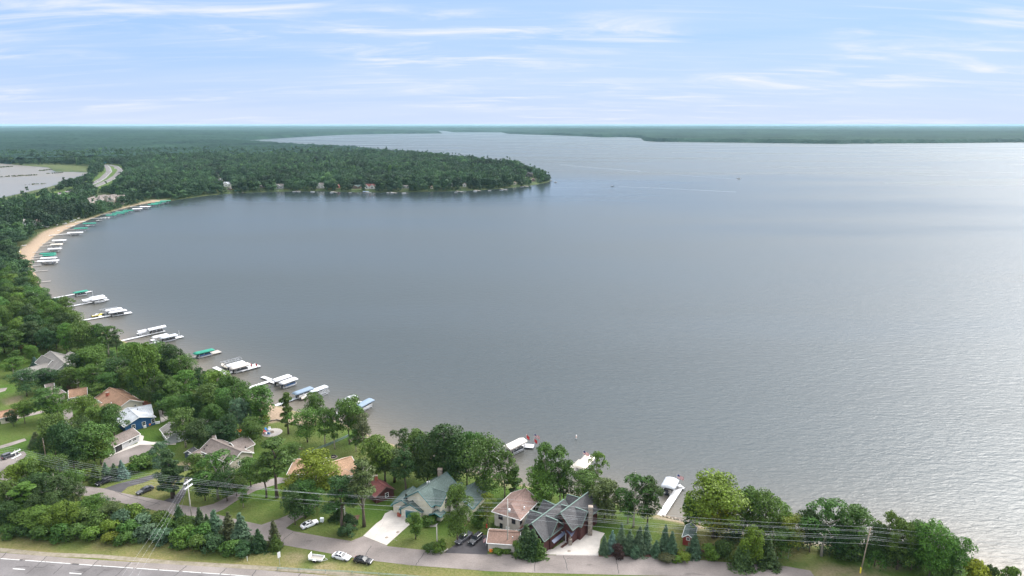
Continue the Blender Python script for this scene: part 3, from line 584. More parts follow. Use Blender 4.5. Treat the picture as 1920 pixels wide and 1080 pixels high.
# tan ranch house
h = House('tan_house', 'tan ranch house with brown gray gable roof and back wing beside the fire circle lawn', (434, 872))
g = h.gable((395, 822), (453, 846.5), 5.2, 4.3, 4.4, 2.9, 2.8, WALL['tan'], ROOF['taupe'])
h.win(g, 'B', -.9, 1.5, .7, 1.3); h.win(g, 'B', .4, 1.5, .7, 1.3)
for u in (-5.5, -4.5, 0., 1.2, 5.2, 6.1): h.win(g, 'R', u, 1.5, .7, 1.0)
h.door(g, 'R', -2.2, 1.0)
g2 = h.gable((462, 816), (432, 830), 5.0, 4.0, 3.6, 2.8, 2.8, WALL['tan'], ROOF['taupe']); h.win(g2, 'A', -1.6, 1.3, .9, 1.8)
g3 = h.gable((394, 818), (404, 816), 5.0, 4.4, 4.0, 2.7, 2.7, WALL['tan'], ROOF['taupe'], hipA=.5)
for p in ((388, 835), (383, 841), (438, 832), (460, 838)): h.vent(p, 4.1)
# sheds by the tan house
h = House('navy_shed', 'small navy shed with bright ridge beside the tan house', (357, 858), cat='shed'); h.gable((352, 845), (363, 838), 3.0, 1.6, 1.6, 2.1, 2.1, WALL['navy'], ROOF['slate'], .15)
h = House('brown_shed', 'brown shed with taupe roof joined against the tan house wall', (366, 866), cat='shed'); h.gable((360, 850), (377, 842), 3.1, 2.0, 2.0, 2.3, 2.3, WALL['brown'], ROOF['taupe'], .2)
# orange roofed house
h = House('orange_roofed_house', 'low house with broad orange shingle roof half hidden by a yellow green tree', (610, 900))
g = h.gable((544, 863), (606, 861), 4.6, 5.0, 5.0, 2.5, 2.5, WALL['cream'], ROOF['orange'], hipA=3.5)
g = h.gable((606, 872), (659, 855.5), 4.9, 5.0, 6.4, 2.5, 2.2, WALL['cream'], ROOF['orange'])
h.vent((619, 867), 4.6, .7, 'white_paint'); h.vent((617, 863), 4.6, .4, 'white_paint'); h.win(g, 'R', -2, 1.4)
# dark red cabin
h = House('red_cabin', 'small dark red cabin with maroon roof and brick chimney under the pines', (704, 932), cat='cabin')
g = h.gable((702, 896), (724, 913), 4.3, 3.0, 3.6, 2.3, 2.2, WALL['darkred'], ROOF['cabin'], trim='trim_brown'); h.win(g, 'R', -1.0, 1.4, .9, .9); h.win(g, 'B', 0.6, 1.5, .9, 1.2); h.chimney((705.5, 892), 5.6, .7, 2.2)
# cream house with green grey roofs
h = House('cream_house', 'large cream house with green grey roofs and two dark teal garage doors', (770, 965))
cw, cr = WALL['cream'], ROOF['green']
ga = h.gable((752.5, 938), (775, 912), 4.6, 3.3, 3.6, 2.5, 2.6, cw, cr, .5, 'teal')
gb = h.gable((768, 946), (789, 915), 4.5, 3.2, 3.6, 2.5, 2.6, cw, cr, .5, 'teal')
h.door(ga, 'A', .6, 3.0, 2.3, 'teal', 'garage_door', 4); h.door(gb, 'A', .0, 3.4, 2.3, 'teal', 'garage_door', 4)
gm = h.gable((784, 921), (837.5, 885), 8.3, 7.0, 4.6, 3.4, 5.0, cw, cr, .5, 'teal'); h.win(gm, 'A', -3.6, 5.0, .6, 1.3, 'black_metal'); h.win(gm, 'R', -4, 4.3, 1.6, 1.1, 'black_metal'); h.win(gm, 'R', -4, 1.4, 1.4, 1.4, 'black_metal')
gd = h.gable((839, 923), (801, 912), 7.4, 3.4, 3.8, 5.0, 4.6, cw, cr, .4, 'teal'); h.win(gd, 'A', 0, 4.8, 1.6, 1.0, 'black_metal')
gw = h.gable((863, 934), (891.5, 904), 6.6, 3.8, 3.8, 4.2, 4.2, cw, cr, .5, 'teal'); h.win(gw, 'R', 1, 1.6, 1.2, 1.3); h.win(gw, 'B', 0, 2.0)
gx = h.gable((850, 913), (865, 904.5), 6.2, 3.0, 3.0, 4.2, 4.2, cw, cr, .5, 'teal')
gp = h.gable((815, 962), (824, 952), 3.4, 1.8, 1.8, 2.5, 2.5, WALL['stone'], cr, .4, 'teal', walls=False)
for k, p in enumerate(((813, 973), (826, 975))):
    q = G(*p); b = MB(); b.box((q.x, q.y, ZL+1.25), (.3, .3, 2.5)); h.part('porch_post', b, M['trim_white'])
h.chimney((825, 880), 8.6, 1.3, 3., 'stone')
for p in ((805, 903), (801, 904)): h.vent(p, 7.2, .3, 'white_paint')
b = MB(); p = G(749, 968); b.box((p.x-.2, p.y-.3, ZL+.7), (.7, .3, 1.1), -.5); h.part('brick_pier', b, M['brick'])
# tall cream house with brown roof, and the low garage before it
h = House('tall_house', 'tall two storey cream house with plain brown roof behind a utility pole', (950, 985))
g = h.gable((949, 951), (985.5, 915.5), 8.2, 4.4, 4.2, 5.7, 5.7, WALL['beige'], ROOF['pink'], .55, 'trim_white', hipA=2.4)
for u, z in ((-1.9, 4.5), (-1.7, 1.9)): h.win(g, 'A', u, z, 1.1 if z > 3 else .7, 1.3, 'black_metal')
for u, z in ((2.0, 4.4), (2.4, 1.2), (3.3, 1.2)): h.win(g, 'A', u, z, .9, 1.3, 'black_metal')
for u in (-4, 0, 3.6): h.win(g, 'R', u, 4.4, .9, 1.2, 'black_metal')
h.vent((983, 951), 7., .3, 'white_paint'); h.door(g, 'A', 0.3, .9, 2.0)
h = House('low_garage', 'low cream garage with brown roof at the road edge below the tall house', (935, 1030), cat='garage')
g = h.gable((976, 998), (916, 994), 3.9, 3.4, 2.0, 2.5, 3.1, WALL['beige'], ROOF['brown'], .3); h.win(g, 'B', 0, 1.4); h.vent((961, 1007), 3.9, .22, 'alu')
g = h.gable((977, 992), (992, 981), 3.4, 1.6, 1.6, 2.5, 2.5, WALL['beige'], ROOF['cabin'], .3)
# lodge
h = House('dark_lodge', 'dark red timber lodge with many steep charcoal cross gables and stone chimney', (1010, 1029))
lw, lr = WALL['darkred'], ROOF['slate']; tr = 'canvas_green'; M['fascia_green'] = mat('fascia_green', (.10, .15, .13), .6, var=.1); tr = 'fascia_green'
g = h.gable((997, 981), (1057.5, 936), 7.6, 4.6, 3.9, 3.4, 4.0, lw, lr, .5, tr); h.door(g, 'A', -2.6, 1.2, 2.1, 'teal')
h.win(g, 'A', 0, 5.2, 1.6, 1.2, 'trim_brown'); h.win(g, 'R', -2, 1.5, 1.2, 1.2, 'trim_brown'); h.win(g, 'R', 1, 1.5, 1.2, 1.2, 'trim_brown')
g = h.gable((1051, 961), (1103.5, 922), 8.0, 4.4, 3.8, 3.4, 4.4, lw, lr, .5, tr); h.win(g, 'A', 0, 5.0, 1.6, 1.4, 'trim_brown'); h.win(g, 'R', 3, 1.6, 1.4, 1.6, 'trim_brown'); h.door(g, 'A', 1.0, 1.4, 2.2, 'trim_brown')
for A, B in (((994, 956), (1020, 965)), ((1046, 976), (1016, 964)), ((1019, 937), (1042, 947)), ((1070, 951), (1046, 944)), ((1064, 926.5), (1090, 934)), ((1101.5, 959), (1073, 949))):
    g = h.gable(A, B, 7.2, 3.1, 3.1, 4.3, 4.3, lw, lr, .5, tr); h.win(g, 'A', 0, 4.9, 1.2, .9, 'trim_brown')
h.slab('hip_skirt', [(985, 986, 4.6), (1005, 981, 4.8), (1032, 1012, 2.9), (1005, 1004, 2.7)], .15, lr)
h.slab('metal_awning', [(1034, 1014, 3.0), (1039, 1019, 2.5), (1061, 1000, 2.5), (1058, 995, 3.0)], .08, M['metal_roof'])
h.slab('metal_awning', [(1062, 995, 3.4), (1066, 983, 3.6), (1083, 988, 3.2), (1072, 1006, 3.0)], .08, M['metal_roof'])
for p, w in (((1069, 1021), .9), ((1085, 1004), .4)):
    q = G(*p); b = MB(); b.box((q.x, q.y, ZL+.8), (w, w, 1.8)); b.box((q.x, q.y, ZL+2.3), (.3, .3, 1.6)); h.part('porch_pillar', b, M['stone'])
h.chimney((1107.5, 950), 8.2, 1.1, 8.4, 'stone')
b = MB(); q = G(1100, 992); b.box((q.x, q.y, ZL+.5), (4.2, .5, 1.2), .75); h.part('stone_wall', b, M['stone'])
# red boat shed
h = House('boat_shed', 'narrow dark red shed with blue grey roof at the foot of the yellow green tree', (1291, 1020), cat='shed')
g = h.gable((1290.5, 1002), (1297, 980), 3.4, 1.5, 1.5, 2.3, 2.3, WALL['red'], ROOF['green'], .2); h.win(g, 'A', 0, 2.0, .7, .6)
# grey house west
h = House('grey_house', 'grey roofed house with white trim and long low wing on the western lawn', (90, 700))
g = h.gable((94, 658), (122, 682), 6.2, 6.0, 6.0, 2.8, 2.8, WALL['grey'], ROOF['grey'])
g = h.gable((36, 694), (112, 674), 4.6, 4.6, 4.6, 2.6, 2.6, WALL['grey'], ROOF['grey']); h.win(g, 'A', 1, 1.5)
g = h.gable((78.5, 666), (98, 675), 5.6, 3.2, 3.2, 3., 3., WALL['grey'], ROOF['grey']); h.win(g, 'A', 0, 3.4, 1.6, 1.4); h.win(g, 'A', 0, 1.2, 1.6, 1.2)
g = h.gable((131, 659), (116, 672), 4.8, 3.2, 3.2, 2.8, 2.8, WALL['grey'], ROOF['grey'])
# dark gabled house far west
h = House('dark_gabled_house', 'dark gabled house with tall capped chimney and red brick base among the trees', (50, 645))
g = h.gable((48, 628), (33, 614), 6.5, 4.2, 4.2, 3., 3., WALL['dark'], ROOF['grey'], trim='trim_brown'); h.win(g, 'A', 0, 3.6); b = MB()
q, r, o = h.spot(g, 'A', 0, .9, .06); b.bar(q-r*3.7, q+r*3.7, .1, 1.8); h.part('brick_base', b, M['brick'])
g = h.gable((8, 630), (40, 624), 5., 4., 4., 2.8, 2.8, WALL['dark'], ROOF['grey'], trim='trim_brown'); h.chimney((54, 617), 8.0, 1.3, 4.5, 'black_metal')
# cream cottages with rust roofs
h = House('cream_cottage', 'small cream cottage with rust brown roof among the trees', (145, 752), cat='cottage')
g = h.gable((128, 731.5), (163, 726), 4.6, 3.4, 3.4, 2.5, 2.5, WALL['cream'], ROOF['rust']); h.win(g, 'R', -3, 1.4, 1., 1.); h.win(g, 'A', 0, 1.6, .8, 1.2); h.win(g, 'R', 0, 1.4, 1.4, 1.)
h = House('rust_roofed_house', 'wide cream house under a big rust brown roof beside the blue house', (235, 765))
g = h.gable((243.5, 749.5), (205, 726), 5.2, 5.6, 4.6, 2.6, 2.9, WALL['cream'], ROOF['rust']); h.win(g, 'A', -1.2, 1.5, 1.0, 1.3); h.win(g, 'A', 2.2, 2.2, .6, .6)
g = h.gable((208, 754), (176, 758.5), 4.2, 3., 3.0, 2.5, 2.5, WALL['cream'], ROOF['orange']); h.chimney((201, 736), 5.2, .9, 1.6, 'brick')
h.slab('red_deck', [(264, 752, 1.2), (283, 750, 1.2), (283, 756, 1.2), (252, 766, 1.2)], .3, M['brick'])
# grey houses behind the tan one
h = House('small_grey_house', 'small grey house with pale roof half hidden by trees beyond the concrete walk', (328, 822))
g = h.gable((332, 808.5), (318, 791), 4.2, 3.4, 3.6, 2.5, 2.5, WALL['grey'], ROOF['grey']); h.win(g, 'L', -2, 1.6, 2.2, 1.); h.door(g, 'A', .5, .9)
g = h.gable((322, 794), (347, 798), 4.3, 3.4, 3.4, 2.6, 2.6, WALL['grey'], ROOF['grey'])
h = House('flat_grey_house', 'flat grey roof showing between the trees behind the tan house', (380, 800)); g = h.gable((366, 797), (390, 786), 3.6, 3.2, 3.2, 3.0, 3.0, WALL['grey'], ROOF['grey'])
h = House('brown_roofed_cottage', 'cream cottage with reddish brown roof by the gravel lane', (14, 785), cat='cottage'); g = h.gable((-4, 772), (32, 765), 4.0, 3.0, 3.0, 2.4, 2.4, WALL['cream'], ROOF['rust'])
for u in (-1.5, .8): h.win(g, 'R', u+1, 1.3, .9, 1.1, 'trim_brown')
h = House('hidden_tan_house', 'tan shingle roof peeking out of the tree crowns above the cream cottage', (95, 745)); g = h.gable((84, 721), (101, 718), 5., 3.6, 3.6, 3., 3., WALL['beige'], ROOF['taupe']); g = h.gable((88, 735), (108, 726), 5., 3.4, 3.4, 3., 3., WALL['beige'], ROOF['taupe'])
h = House('shore_cabin', 'tiny taupe roofed cabin between trees near the shore above the western docks', (138, 715), cat='cabin'); g = h.gable((130, 711), (138, 707), 4.4, 2.6, 2.6, 2.6, 2.6, WALL['brown'], ROOF['taupe'])
# far condominiums and beach house
for k, (A, B) in enumerate((((158, 374), (176, 368)), ((178, 367), (197, 364.5)), ((199, 366), (217, 363.5)), ((218, 366), (233, 365)))):
    h = House('condominium', ['grey brown condominium roof nearest the beach end of the row', 'second grey brown condominium from the beach end of the row', 'third grey brown condominium from the beach end of the row', 'grey brown condominium at the woodland end of the row'][k], ((A[0]+B[0])/2, (A[1]+B[1])/2+8), group='condominiums behind the sandy beach')
    g = h.gable(A, B, 9.5, 7, 7, 5.5, 5.5, WALL['tan'], ROOF['condo']); g = h.gable(((A[0]*.6+B[0]*.4)+1, (A[1]*.6+B[1]*.4)+6), ((A[0]*.6+B[0]*.4)+2, A[1]*.6+B[1]*.4), 9, 4, 4, 5.5, 5.5, WALL['tan'], ROOF['condo']); h.win(g, 'A', 0, 6.2, 2, 1.4); h.win(g, 'A', 0, 3., 2., 1.4)
h = House('beach_house', 'grey roof of a house in the trees above the sandy beach', (68, 422)); g = h.gable((61, 413), (75, 410), 8, 5, 5, 4.5, 4.5, WALL['grey'], ROOF['taupe'])
h = House('beach_villa', 'pale gable of a house left of the grey roof above the sandy beach', (43, 430)); g = h.gable((43, 415), (44, 410), 8, 4, 4, 5, 5, WALL['white'], ROOF['grey']); h.win(g, 'A', 0, 4.5, 1.5, 1.5)
# houses on the wooded point
PEN = [(600, 353, 13, 9, 'white', 'grey', 'white house with steep gable on the shore of the wooded point', 1), (634, 352.5, 10, 6, 'red', 'cabin', 'low red cabin on the shore of the wooded point', 1), (667, 353.5, 17, 6, 'brown', 'green', 'brown cabin with long green roof on the wooded point', 1), (693, 354, 18, 7, 'white', 'cabin', 'white twin gabled house with maroon roof on the wooded point', 2),
 (760, 353, 14, 5, 'grey', 'grey', 'grey cottage in the shade of the wooded point shoreline', 1), (810, 353.5, 7, 4, 'cream', 'orange', 'small orange roofed cottage on the wooded point', 1), (848, 349.5, 6, 6, 'white', 'grey', 'small white gabled cottage beside the magenta roofed house', 1), (872, 350.5, 11, 7, 'white', 'cabin', 'house with magenta red roof on the wooded point', 1),
 (966, 346, 12, 5, 'cream', 'orange', 'pale low house near the tip of the wooded point', 1), (1001, 340, 12, 6, 'brown', 'brown', 'brown house on the bank at the tip of the wooded point', 1), (992, 331.5, 15, 9, 'dark', 'slate', 'dark roofed house high in the trees at the tip of the point', 1), (523, 354, 14, 8, 'grey', 'grey', 'grey house with steep roof at the bay end of the wooded shore', 1),
 (490, 352, 13, 4, 'beige', 'grey', 'long low pavilion on the lawn of the bay shore', 1), (426, 350, 13, 8, 'white', 'silver', 'white gabled house stepping down the bay slope', 1), (413, 341, 12, 6, 'grey', 'silver', 'silver roofed house high on the bay slope', 1), (408, 330, 9, 8, 'white', 'silver', 'white chimney gable high above the bay slope', 1), (431, 356, 10, 4, 'brown', 'taupe', 'low brown cottage on the bay shore lawn', 1)]
for a, b, w, ht, wl, rf, lab, n in PEN:
    p = GW(a, b); h = House('shore_house', lab, xy=(p.x, p.y), z=p.z, group='houses on the far wooded shore'); D = 8.
    if n == 2:
        h.gable((p.x-w/2, p.y+D/2), (p.x+w/2, p.y+D/2), ht+1, D/2, D/2, ht*.55, ht*.55, WALL[wl], ROOF[rf], .4, px=False)
        for k in (-1, 1):
            g = h.gable((p.x+k*4.5, p.y-2), (p.x+k*4.5, p.y+D/2), ht+.3, 4, 4, ht*.5, ht*.5, WALL[wl], ROOF[rf], .4, px=False); h.win(g, 'A', 0, 2, 2.4, 1.8); h.win(g, 'A', 0, 4.6, 1.4, 1.2)
    else:
        if w > 12: g = h.gable((p.x-w/2, p.y+D/2), (p.x+w/2, p.y+D/2), ht, D/2, D/2, ht*.6, ht*.6, WALL[wl], ROOF[rf], .4, px=False); [h.win(g, 'R', u, 2., 1.8, 1.4) for u in (-w*.25, w*.25)]
        g = h.gable((p.x-w*.1, p.y-1.5), (p.x-w*.1, p.y+D), ht*.96, w*.3, w*.3, ht*.58, ht*.58, WALL[wl], ROOF[rf], .4, px=False); h.win(g, 'A', 0, 2., 1.8, 1.6)
# ------------------------------------------------------------------ docks, lifts, boats
MESH = {}
def shared(key, fn):
    if key not in MESH: MESH[key] = fn()
    return MESH[key]
def section_mesh(L, w, m):
    def f():
        b = MB(); b.box((0, 0, -.05), (L-.05, w, .10)); b.box((0, w/2+.02, -.09), (L-.02, .05, .17)); b.box((0, -w/2-.02, -.09), (L-.02, .05, .17)); return b.mesh('deck_section', M[m])
    return shared(('sec', round(L, 1), w, m), f)
def post_mesh():
    def f():
        b = MB(); b.tube([(0, 0, -1.6), (0, 0, .55)], .05, 6); return b.mesh('dock_post', M['alu'])
    return shared('post', f)
def run(root, a, b, w, m, zt=.55, posts=True):
    d = b-a; L = d.length; n = max(1, round(L/3.1)); l = L/n; rz = math.atan2(d.y, d.x); o = root.location; nn = Vector((-d.y, d.x))/L
    for i in range(n):
        p = a+d*((i+.5)/n); link('deck_section', section_mesh(l, w, m), root, (p.x-o.x, p.y-o.y, zt-o.z), rz)
        if posts and i % 2 == 0:
            for k in (-1, 1):
                q = a+d*(i/n)+nn*(k*(w/2+.09)); link('dock_post', post_mesh(), root, (q.x-o.x, q.y-o.y, .35-o.z))
def dock(a, b, w, label, m='white_deck', arms=(), plats=(), group=None):
    A, B = W2([a, b], .55, 0); c = (A+B)/2; r = thing('dock', label, 'dock', (c.x, c.y, 0), 0, group); run(r, A, B, w, m); d = (B-A).normalized(); n = Vector((-d.y, d.x))
    for s, side, L, ww in arms:                       # fingers: s along the dock, left +1 or right -1, length, width
        p = A.lerp(B, s)+n*(side*(w/2+.06)); run(r, p, p+n*(side*L), ww, m)
    for s, off, L, ww in plats:                       # platforms lying along the dock
        p = A.lerp(B, s)+n*off; b_ = MB(); b_.box((0, 0, -.06), (L, ww, .12)); b_.box((0, 0, -.16), (L-.2, ww-.2, .12)); link('platform', b_.mesh('platform', M[m]), r, (p.x-c.x, p.y-c.y, .57), math.atan2(d.y, d.x))
        for i in (-1, 1):
            for k in (-1, 1): q = p+d*(i*L*.45)+n*(k*ww*.45); link('dock_post', post_mesh(), r, (q.x-c.x, q.y-c.y, .35))
    return r, math.atan2(d.y, d.x)
def canopy_mesh(L, w, m, style):
    def f():
        b = MB(); secs = []; N = 9
        for i in range(13):
            t = i/12; x = (t-.5)*L
            if style == 'gable': k = 1.
            else: e = min(t, 1-t)*L/1.1; k = math.sin(min(1, e+.22)*math.pi/2)
            pr = []
            for j in range(N):
                u = -1+2*j/(N-1)
                if style == 'gable': z = .62*(1-abs(u))
                else: z = .55*(1-abs(u)**2.4)*k+(k-1)*.35
                pr.append((x, u*w/2*(.82+.18*k), z))
            pr += [(x, w/2*(.82+.18*k), -.42*k-.02), (x, 0, -.12 if style == 'gable' else .02*k-.25), (x, -w/2*(.82+.18*k), -.42*k-.02)]; secs.append(pr)
        b.loft([s[::-1] for s in secs]); return b.mesh('canopy', M[m], smooth=style != 'gable')
    return shared(('can', L, w, m, style), f)
def lift_frame_mesh(L, w):
    def f():
        b = MB()
        for k in (-1, 1): b.bar((-L*.4, k*w*.46, 2.6), (L*.4, k*w*.46, 2.6), .08, .1); b.bar((-L*.3, k*w*.4, .35), (L*.3, k*w*.4, .35), .12, .12)
        for i in (-1, 1): b.bar((i*L*.3, -w*.46, 2.6), (i*L*.3, w*.46, 2.6), .08, .08); b.bar((i*L*.3, -w*.46, .25), (i*L*.3, w*.46, .25), .14, .14)
        return b.mesh('lift_frame', M['alu'])
    return shared(('lf', L, w), f)
def lift_post_mesh():
    def f():
        b = MB(); b.box((0, 0, .7), (.11, .11, 3.9)); return b.mesh('lift_post', M['alu'])
    return shared('lp', f)
def bow_mesh(w, L):
    def f():
        b = MB(); b.tube([(0, -w/2, -.05), (0, -w*.3, .35), (0, 0, .5), (0, w*.3, .35), (0, w/2, -.05)], .04, 5); return b.mesh('canopy_bow', M['alu'])
    return shared(('bow', w), f)
def lift(px, rz, label, m='canvas_white', L=8., w=3.3, style='round', boat=None, group=None, top=3.1, bare=False, blabel=None):
    p = G(px[0], px[1], top, 0); r = thing('boat_lift', label, 'boat lift', (p.x, p.y, 0), rz, group)
    if bare:
        for i in range(7): link('canopy_bow', bow_mesh(w, L), r, ((i/6-.5)*L, 0, top-.5))
        b = MB()
        for u, z in ((-1, -.05), (-.6, .35), (0, .5), (.6, .35), (1, -.05)): b.bar((-L/2, u*w/2, z), (L/2, u*w/2, z), .05, .05)
        link('canopy_rail', shared(('rail', L, w), lambda: b.mesh('canopy_rail', M['alu'])), r, (0, 0, top-.5))
    else: link('canopy', canopy_mesh(L, w, m, style), r, (0, 0, top-.5))
    link('lift_frame', lift_frame_mesh(L, w), r)
    for i in (-1, 1):
        for k in (-1, 1): link('lift_post', lift_post_mesh(), r, (i*L*.3, k*w*.46, 0))
    if boat: place_boat(boat, (p.x, p.y, .5), rz, blabel or ' '.join(('boat inside the '+label).split()[:16]))
    return r
def make_pontoon(color, key):
    r = thing('pontoon_boat', key, 'boat', (0, 0, -50))
    for k in (-1, 1):
        b = MB(); b.tube([(-3.3, k*.85, 0), (2.6, k*.85, 0), (3.3, k*.85, .18)], [.3, .3, .08], 10); part('pontoon', b, M['alu'], r, smooth=True)
    b = MB(); b.box((0, 0, .38), (6.4, 2.5, .1)); part('deck', b, M['grey_deck'], r)
    b = MB()
    for k in (-1, 1): b.box((-.1, k*1.2, .75), (5.6, .06, .6))
    b.box((2.7, 0, .75), (.06, 2.4, .6)); b.box((-2.9, .5, .75), (.06, 1.4, .6)); part('side_panel', b, color, r)
    for x, y, a, c in ((1.9, .85, 1.4, .6), (1.9, -.85, 1.4, .6), (-2.1, -.6, 1.3, 1.1)):
        b = MB(); b.box((x, y, .62), (a, c, .38)); b.box((x, y+(.22 if y > 0 else -.22), .9), (a, .16, .4)); part('seat', b, M['seat'], r)
    b = MB(); b.box((-.4, -.75, .8), (.6, .7, .75)); part('console', b, M['white_paint'], r)
    b = MB(); b.box((-3.35, 0, .5), (.4, .45, .9)); b.box((-3.4, 0, 0), (.2, .12, .6)); part('outboard', b, M['boat_dark'], r); return r
def make_runabout(color, key):
    r = thing('runabout', key, 'boat', (0, 0, -50)); b = MB(); secs = []
    for x, w, k, t in ((-3, 1.0, .05, .75), (-1.5, 1.12, 0, .78), (.5, 1.1, .05, .85), (1.8, .8, .2, .95), (2.6, .4, .45, 1.02), (3.1, .05, .8, 1.08)):
        secs.append([(x, -w, t), (x, -w*.8, k+.3), (x, 0, k), (x, w*.8, k+.3), (x, w, t)])
    b.loft(secs); part('hull', b, color, r, smooth=False)
    b = MB(); b.box((-1.2, 0, .83), (2.8, 1.7, .06)); part('cockpit', b, M['seat'], r)
    b = MB(); b.add([(.5, -.95, .85), (.1, -.8, 1.3), (.1, .8, 1.3), (.5, .95, .85), (.9, 0, .9), (.4, 0, 1.35)], [(0, 4, 5, 1), (4, 3, 2, 5)]); part('windscreen', b, M['car_glass'], r)
    for y in (-.5, .5): b = MB(); b.box((-.6, y, 1.), (.5, .5, .35)); b.box((-.85, y, 1.2), (.12, .5, .4)); part('seat', b, M['white_paint'], r)
    b = MB(); b.box((-3.1, 0, .7), (.4, .45, .8)); part('outboard', b, M['boat_dark'], r); return r
BOATS = {}
def place_boat(kind, loc, rz, label, group=None):
    if kind not in BOATS:
        BOATS[kind] = {'pw': lambda: make_pontoon(M['boat_white'], label), 'pd': lambda: make_pontoon(M['boat_dark'], label), 'pb': lambda: make_pontoon(M['boat_blue'], label), 'rw': lambda: make_runabout(M['boat_white'], label), 'rd': lambda: make_runabout(M['boat_dark'], label), 'rt': lambda: make_runabout(M['canvas_cream'], label), 'ry': lambda: make_runabout(M['yellow'], label)}[kind]()
        o = BOATS[kind]; o.location = loc; o.rotation_euler = (0, 0, rz); o['label'] = label
        if group: o['group'] = group
        return o
    return copy_tree(BOATS[kind], loc, rz, label, group)
def boat(kind, px, rz, label, group=None, h=.15):
    p = G(px[0], px[1], h+.4, 0); return place_boat(kind, (p.x, p.y, h), rz, label, group)
GD = 'docks reaching out from the western shore'; GL = 'boat lifts along the western docks'
r, a = dock((98, 559), (166, 546.5), 1.5, 'long white dock ending under a single green canopy, northernmost of the long ones', group=GD, plats=[(.95, -.9, 5, 2)])
lift((150.5, 545.5), a, 'single green canopy boat lift at the northernmost long white dock', 'canvas_green', 9, 3, 'round', 'pd', GL)
r, a = dock((132, 574), (190, 563), 1.5, 'white dock with a small square canopy and two long white canopies', group=GD, plats=[(1.04, -.6, 6, 4)], arms=[(.62, 1, 4, 1.5)])
lift((160.5, 561), a, 'small square white boat lift canopy nearest the shore beside its dock', 'canvas_white', 4.5, 3.6, 'gable', None, GL, 2.7)
lift((181, 555), a, 'long white boat lift farther from its dock of a close pair with a blue pennant', 'canvas_white', 9, 3, 'round', 'pd', GL); lift((184.5, 558.5), a, 'long white boat lift nearer its dock of a close pair with a blue pennant', 'canvas_white', 9, 3, 'round', 'pw', GL)
r, a = dock((121, 606), (231, 587.5), 1.6, 'longest white dock starting on a sandy patch with a yellow boat beside it', group=GD, plats=[(1.06, -.6, 5, 3.6)], arms=[(.62, 1, 9, 1.6)])
lift((203, 577.5), a, 'bare metal boat lift frame without canvas by the longest dock', L=9, w=3, bare=True, group=GL); lift((212.5, 578.5), a, 'white boat lift canopy between the bare frame and another white canopy', 'canvas_white', 9, 3, 'round', 'pw', GL); lift((220, 582), a, 'white boat lift canopy nearest the longest dock', 'canvas_white', 9.5, 3, 'round', 'pd', GL)
boat('ry', (183, 591.5), a, 'small yellow boat moored beside the longest white dock'); boat('rd', (191, 588), a+1.5, 'small covered grey boat moored beside the yellow one')
r, a = dock((226, 639), (309, 620), 1.6, 'white dock with one small flat canopy and one long flat canopy', group=GD, arms=[(.52, 1, 6, 1.8)])
lift((268, 619), a, 'small flat white boat lift near the middle of its dock', 'canvas_white', 5.5, 4, 'gable', None, GL, 2.8); lift((293, 613), a, 'long flat white boat lift over a dark boat at the end of its dock', 'canvas_white', 9, 3, 'gable', 'pd', GL, 3.4)
r, a = dock((275, 646), (340, 631.5), 1.6, 'white dock carrying a thin flagless pole at its tip', group=GD, plats=[(.93, .6, 4.5, 2.8)], arms=[(.3, 1, 6, 1.8)])
lift((300, 628), a, 'white boat lift behind the silvery one at the dock with the thin pole', 'canvas_white', 8, 3, 'round', None, GL); lift((316, 628.5), a, 'pale silvery boat lift at the dock with the thin pole', 'canvas_silver', 8.5, 3.2, 'round', 'pd', GL)
r, a = dock((362, 670), (398, 661.5), 1.5, 'short grey dock below a vivid green canopy', 'grey_deck', group=GD, plats=[(1.08, 0, 6, 4.4)])
lift((382, 657), a, 'vivid green boat lift canopy over a blue boat near the middle of the western shore', 'canvas_green', 9.5, 3.2, 'round', 'pb', GL)
r, a = dock((403, 706), (456, 691.5), 1.8, 'white dock with a wide platform and red pennants at its end', group=GD, plats=[(1.2, -.2, 9, 5)], arms=[(.42, 1, 11, 2.)])
lift((433, 674), a, 'bare metal boat lift frame behind two canopies at the dock with the red pennants', L=9, w=2.8, bare=True, group=GL); lift((441, 680), a, 'white boat lift in the middle of three at the dock with the red pennants', 'canvas_white', 8.5, 3, 'round', 'pw', GL); lift((450, 684), a, 'greyish boat lift in front of the white one at the dock with the red pennants', 'canvas_tan', 9, 3.2, 'round', 'pd', GL)
boat('rt', (422, 687), a+1.6, 'tan boat with orange gear at the inner end of the finger dock')
r, a = dock((464, 728), (510, 712.5), 1.9, 'white dock leading to two bright white canopies and a U shaped finger', group=GD, arms=[(.93, -1, 5, 2.2), (1.0, 1, 6, 1.8)])
lift((528, 706.5), a, 'bright white boat lift with rounded ends, inner of two at the U shaped dock', 'canvas_white', 8.5, 3.4, 'round', 'pd', GL); lift((540.5, 711.5), a, 'bright white boat lift with rounded ends, outer of two at the U shaped dock', 'canvas_white', 8, 3.2, 'round', 'pb', GL)
c = G(517, 720, .55, 0); 
r, a = dock((497, 767), (614, 724.5), 1.7, 'long pale dock crossing the small beach out past a blue grey canopy', 'canvas_silver', group=GD, plats=[(.86, 1.2, 9, 2.6)])
lift((568, 730), a, 'blue grey boat lift canopy over a pontoon at the dock that crosses the small beach', 'canvas_blue', 9, 3.2, 'round', 'pw', GL); boat('rt', (576, 744), a, 'cream boat tied to the side of the long pale dock')
lift((607, 733), a, 'low open metal boat lift beside the tip of the long pale dock', L=4, w=2.4, bare=True, group=GL, top=1.6)
r, a = dock((617, 783), (676, 752), 1.7, 'pale dock mostly hidden behind shore trees beside two grey blue canopies', 'white_deck', group=GD)
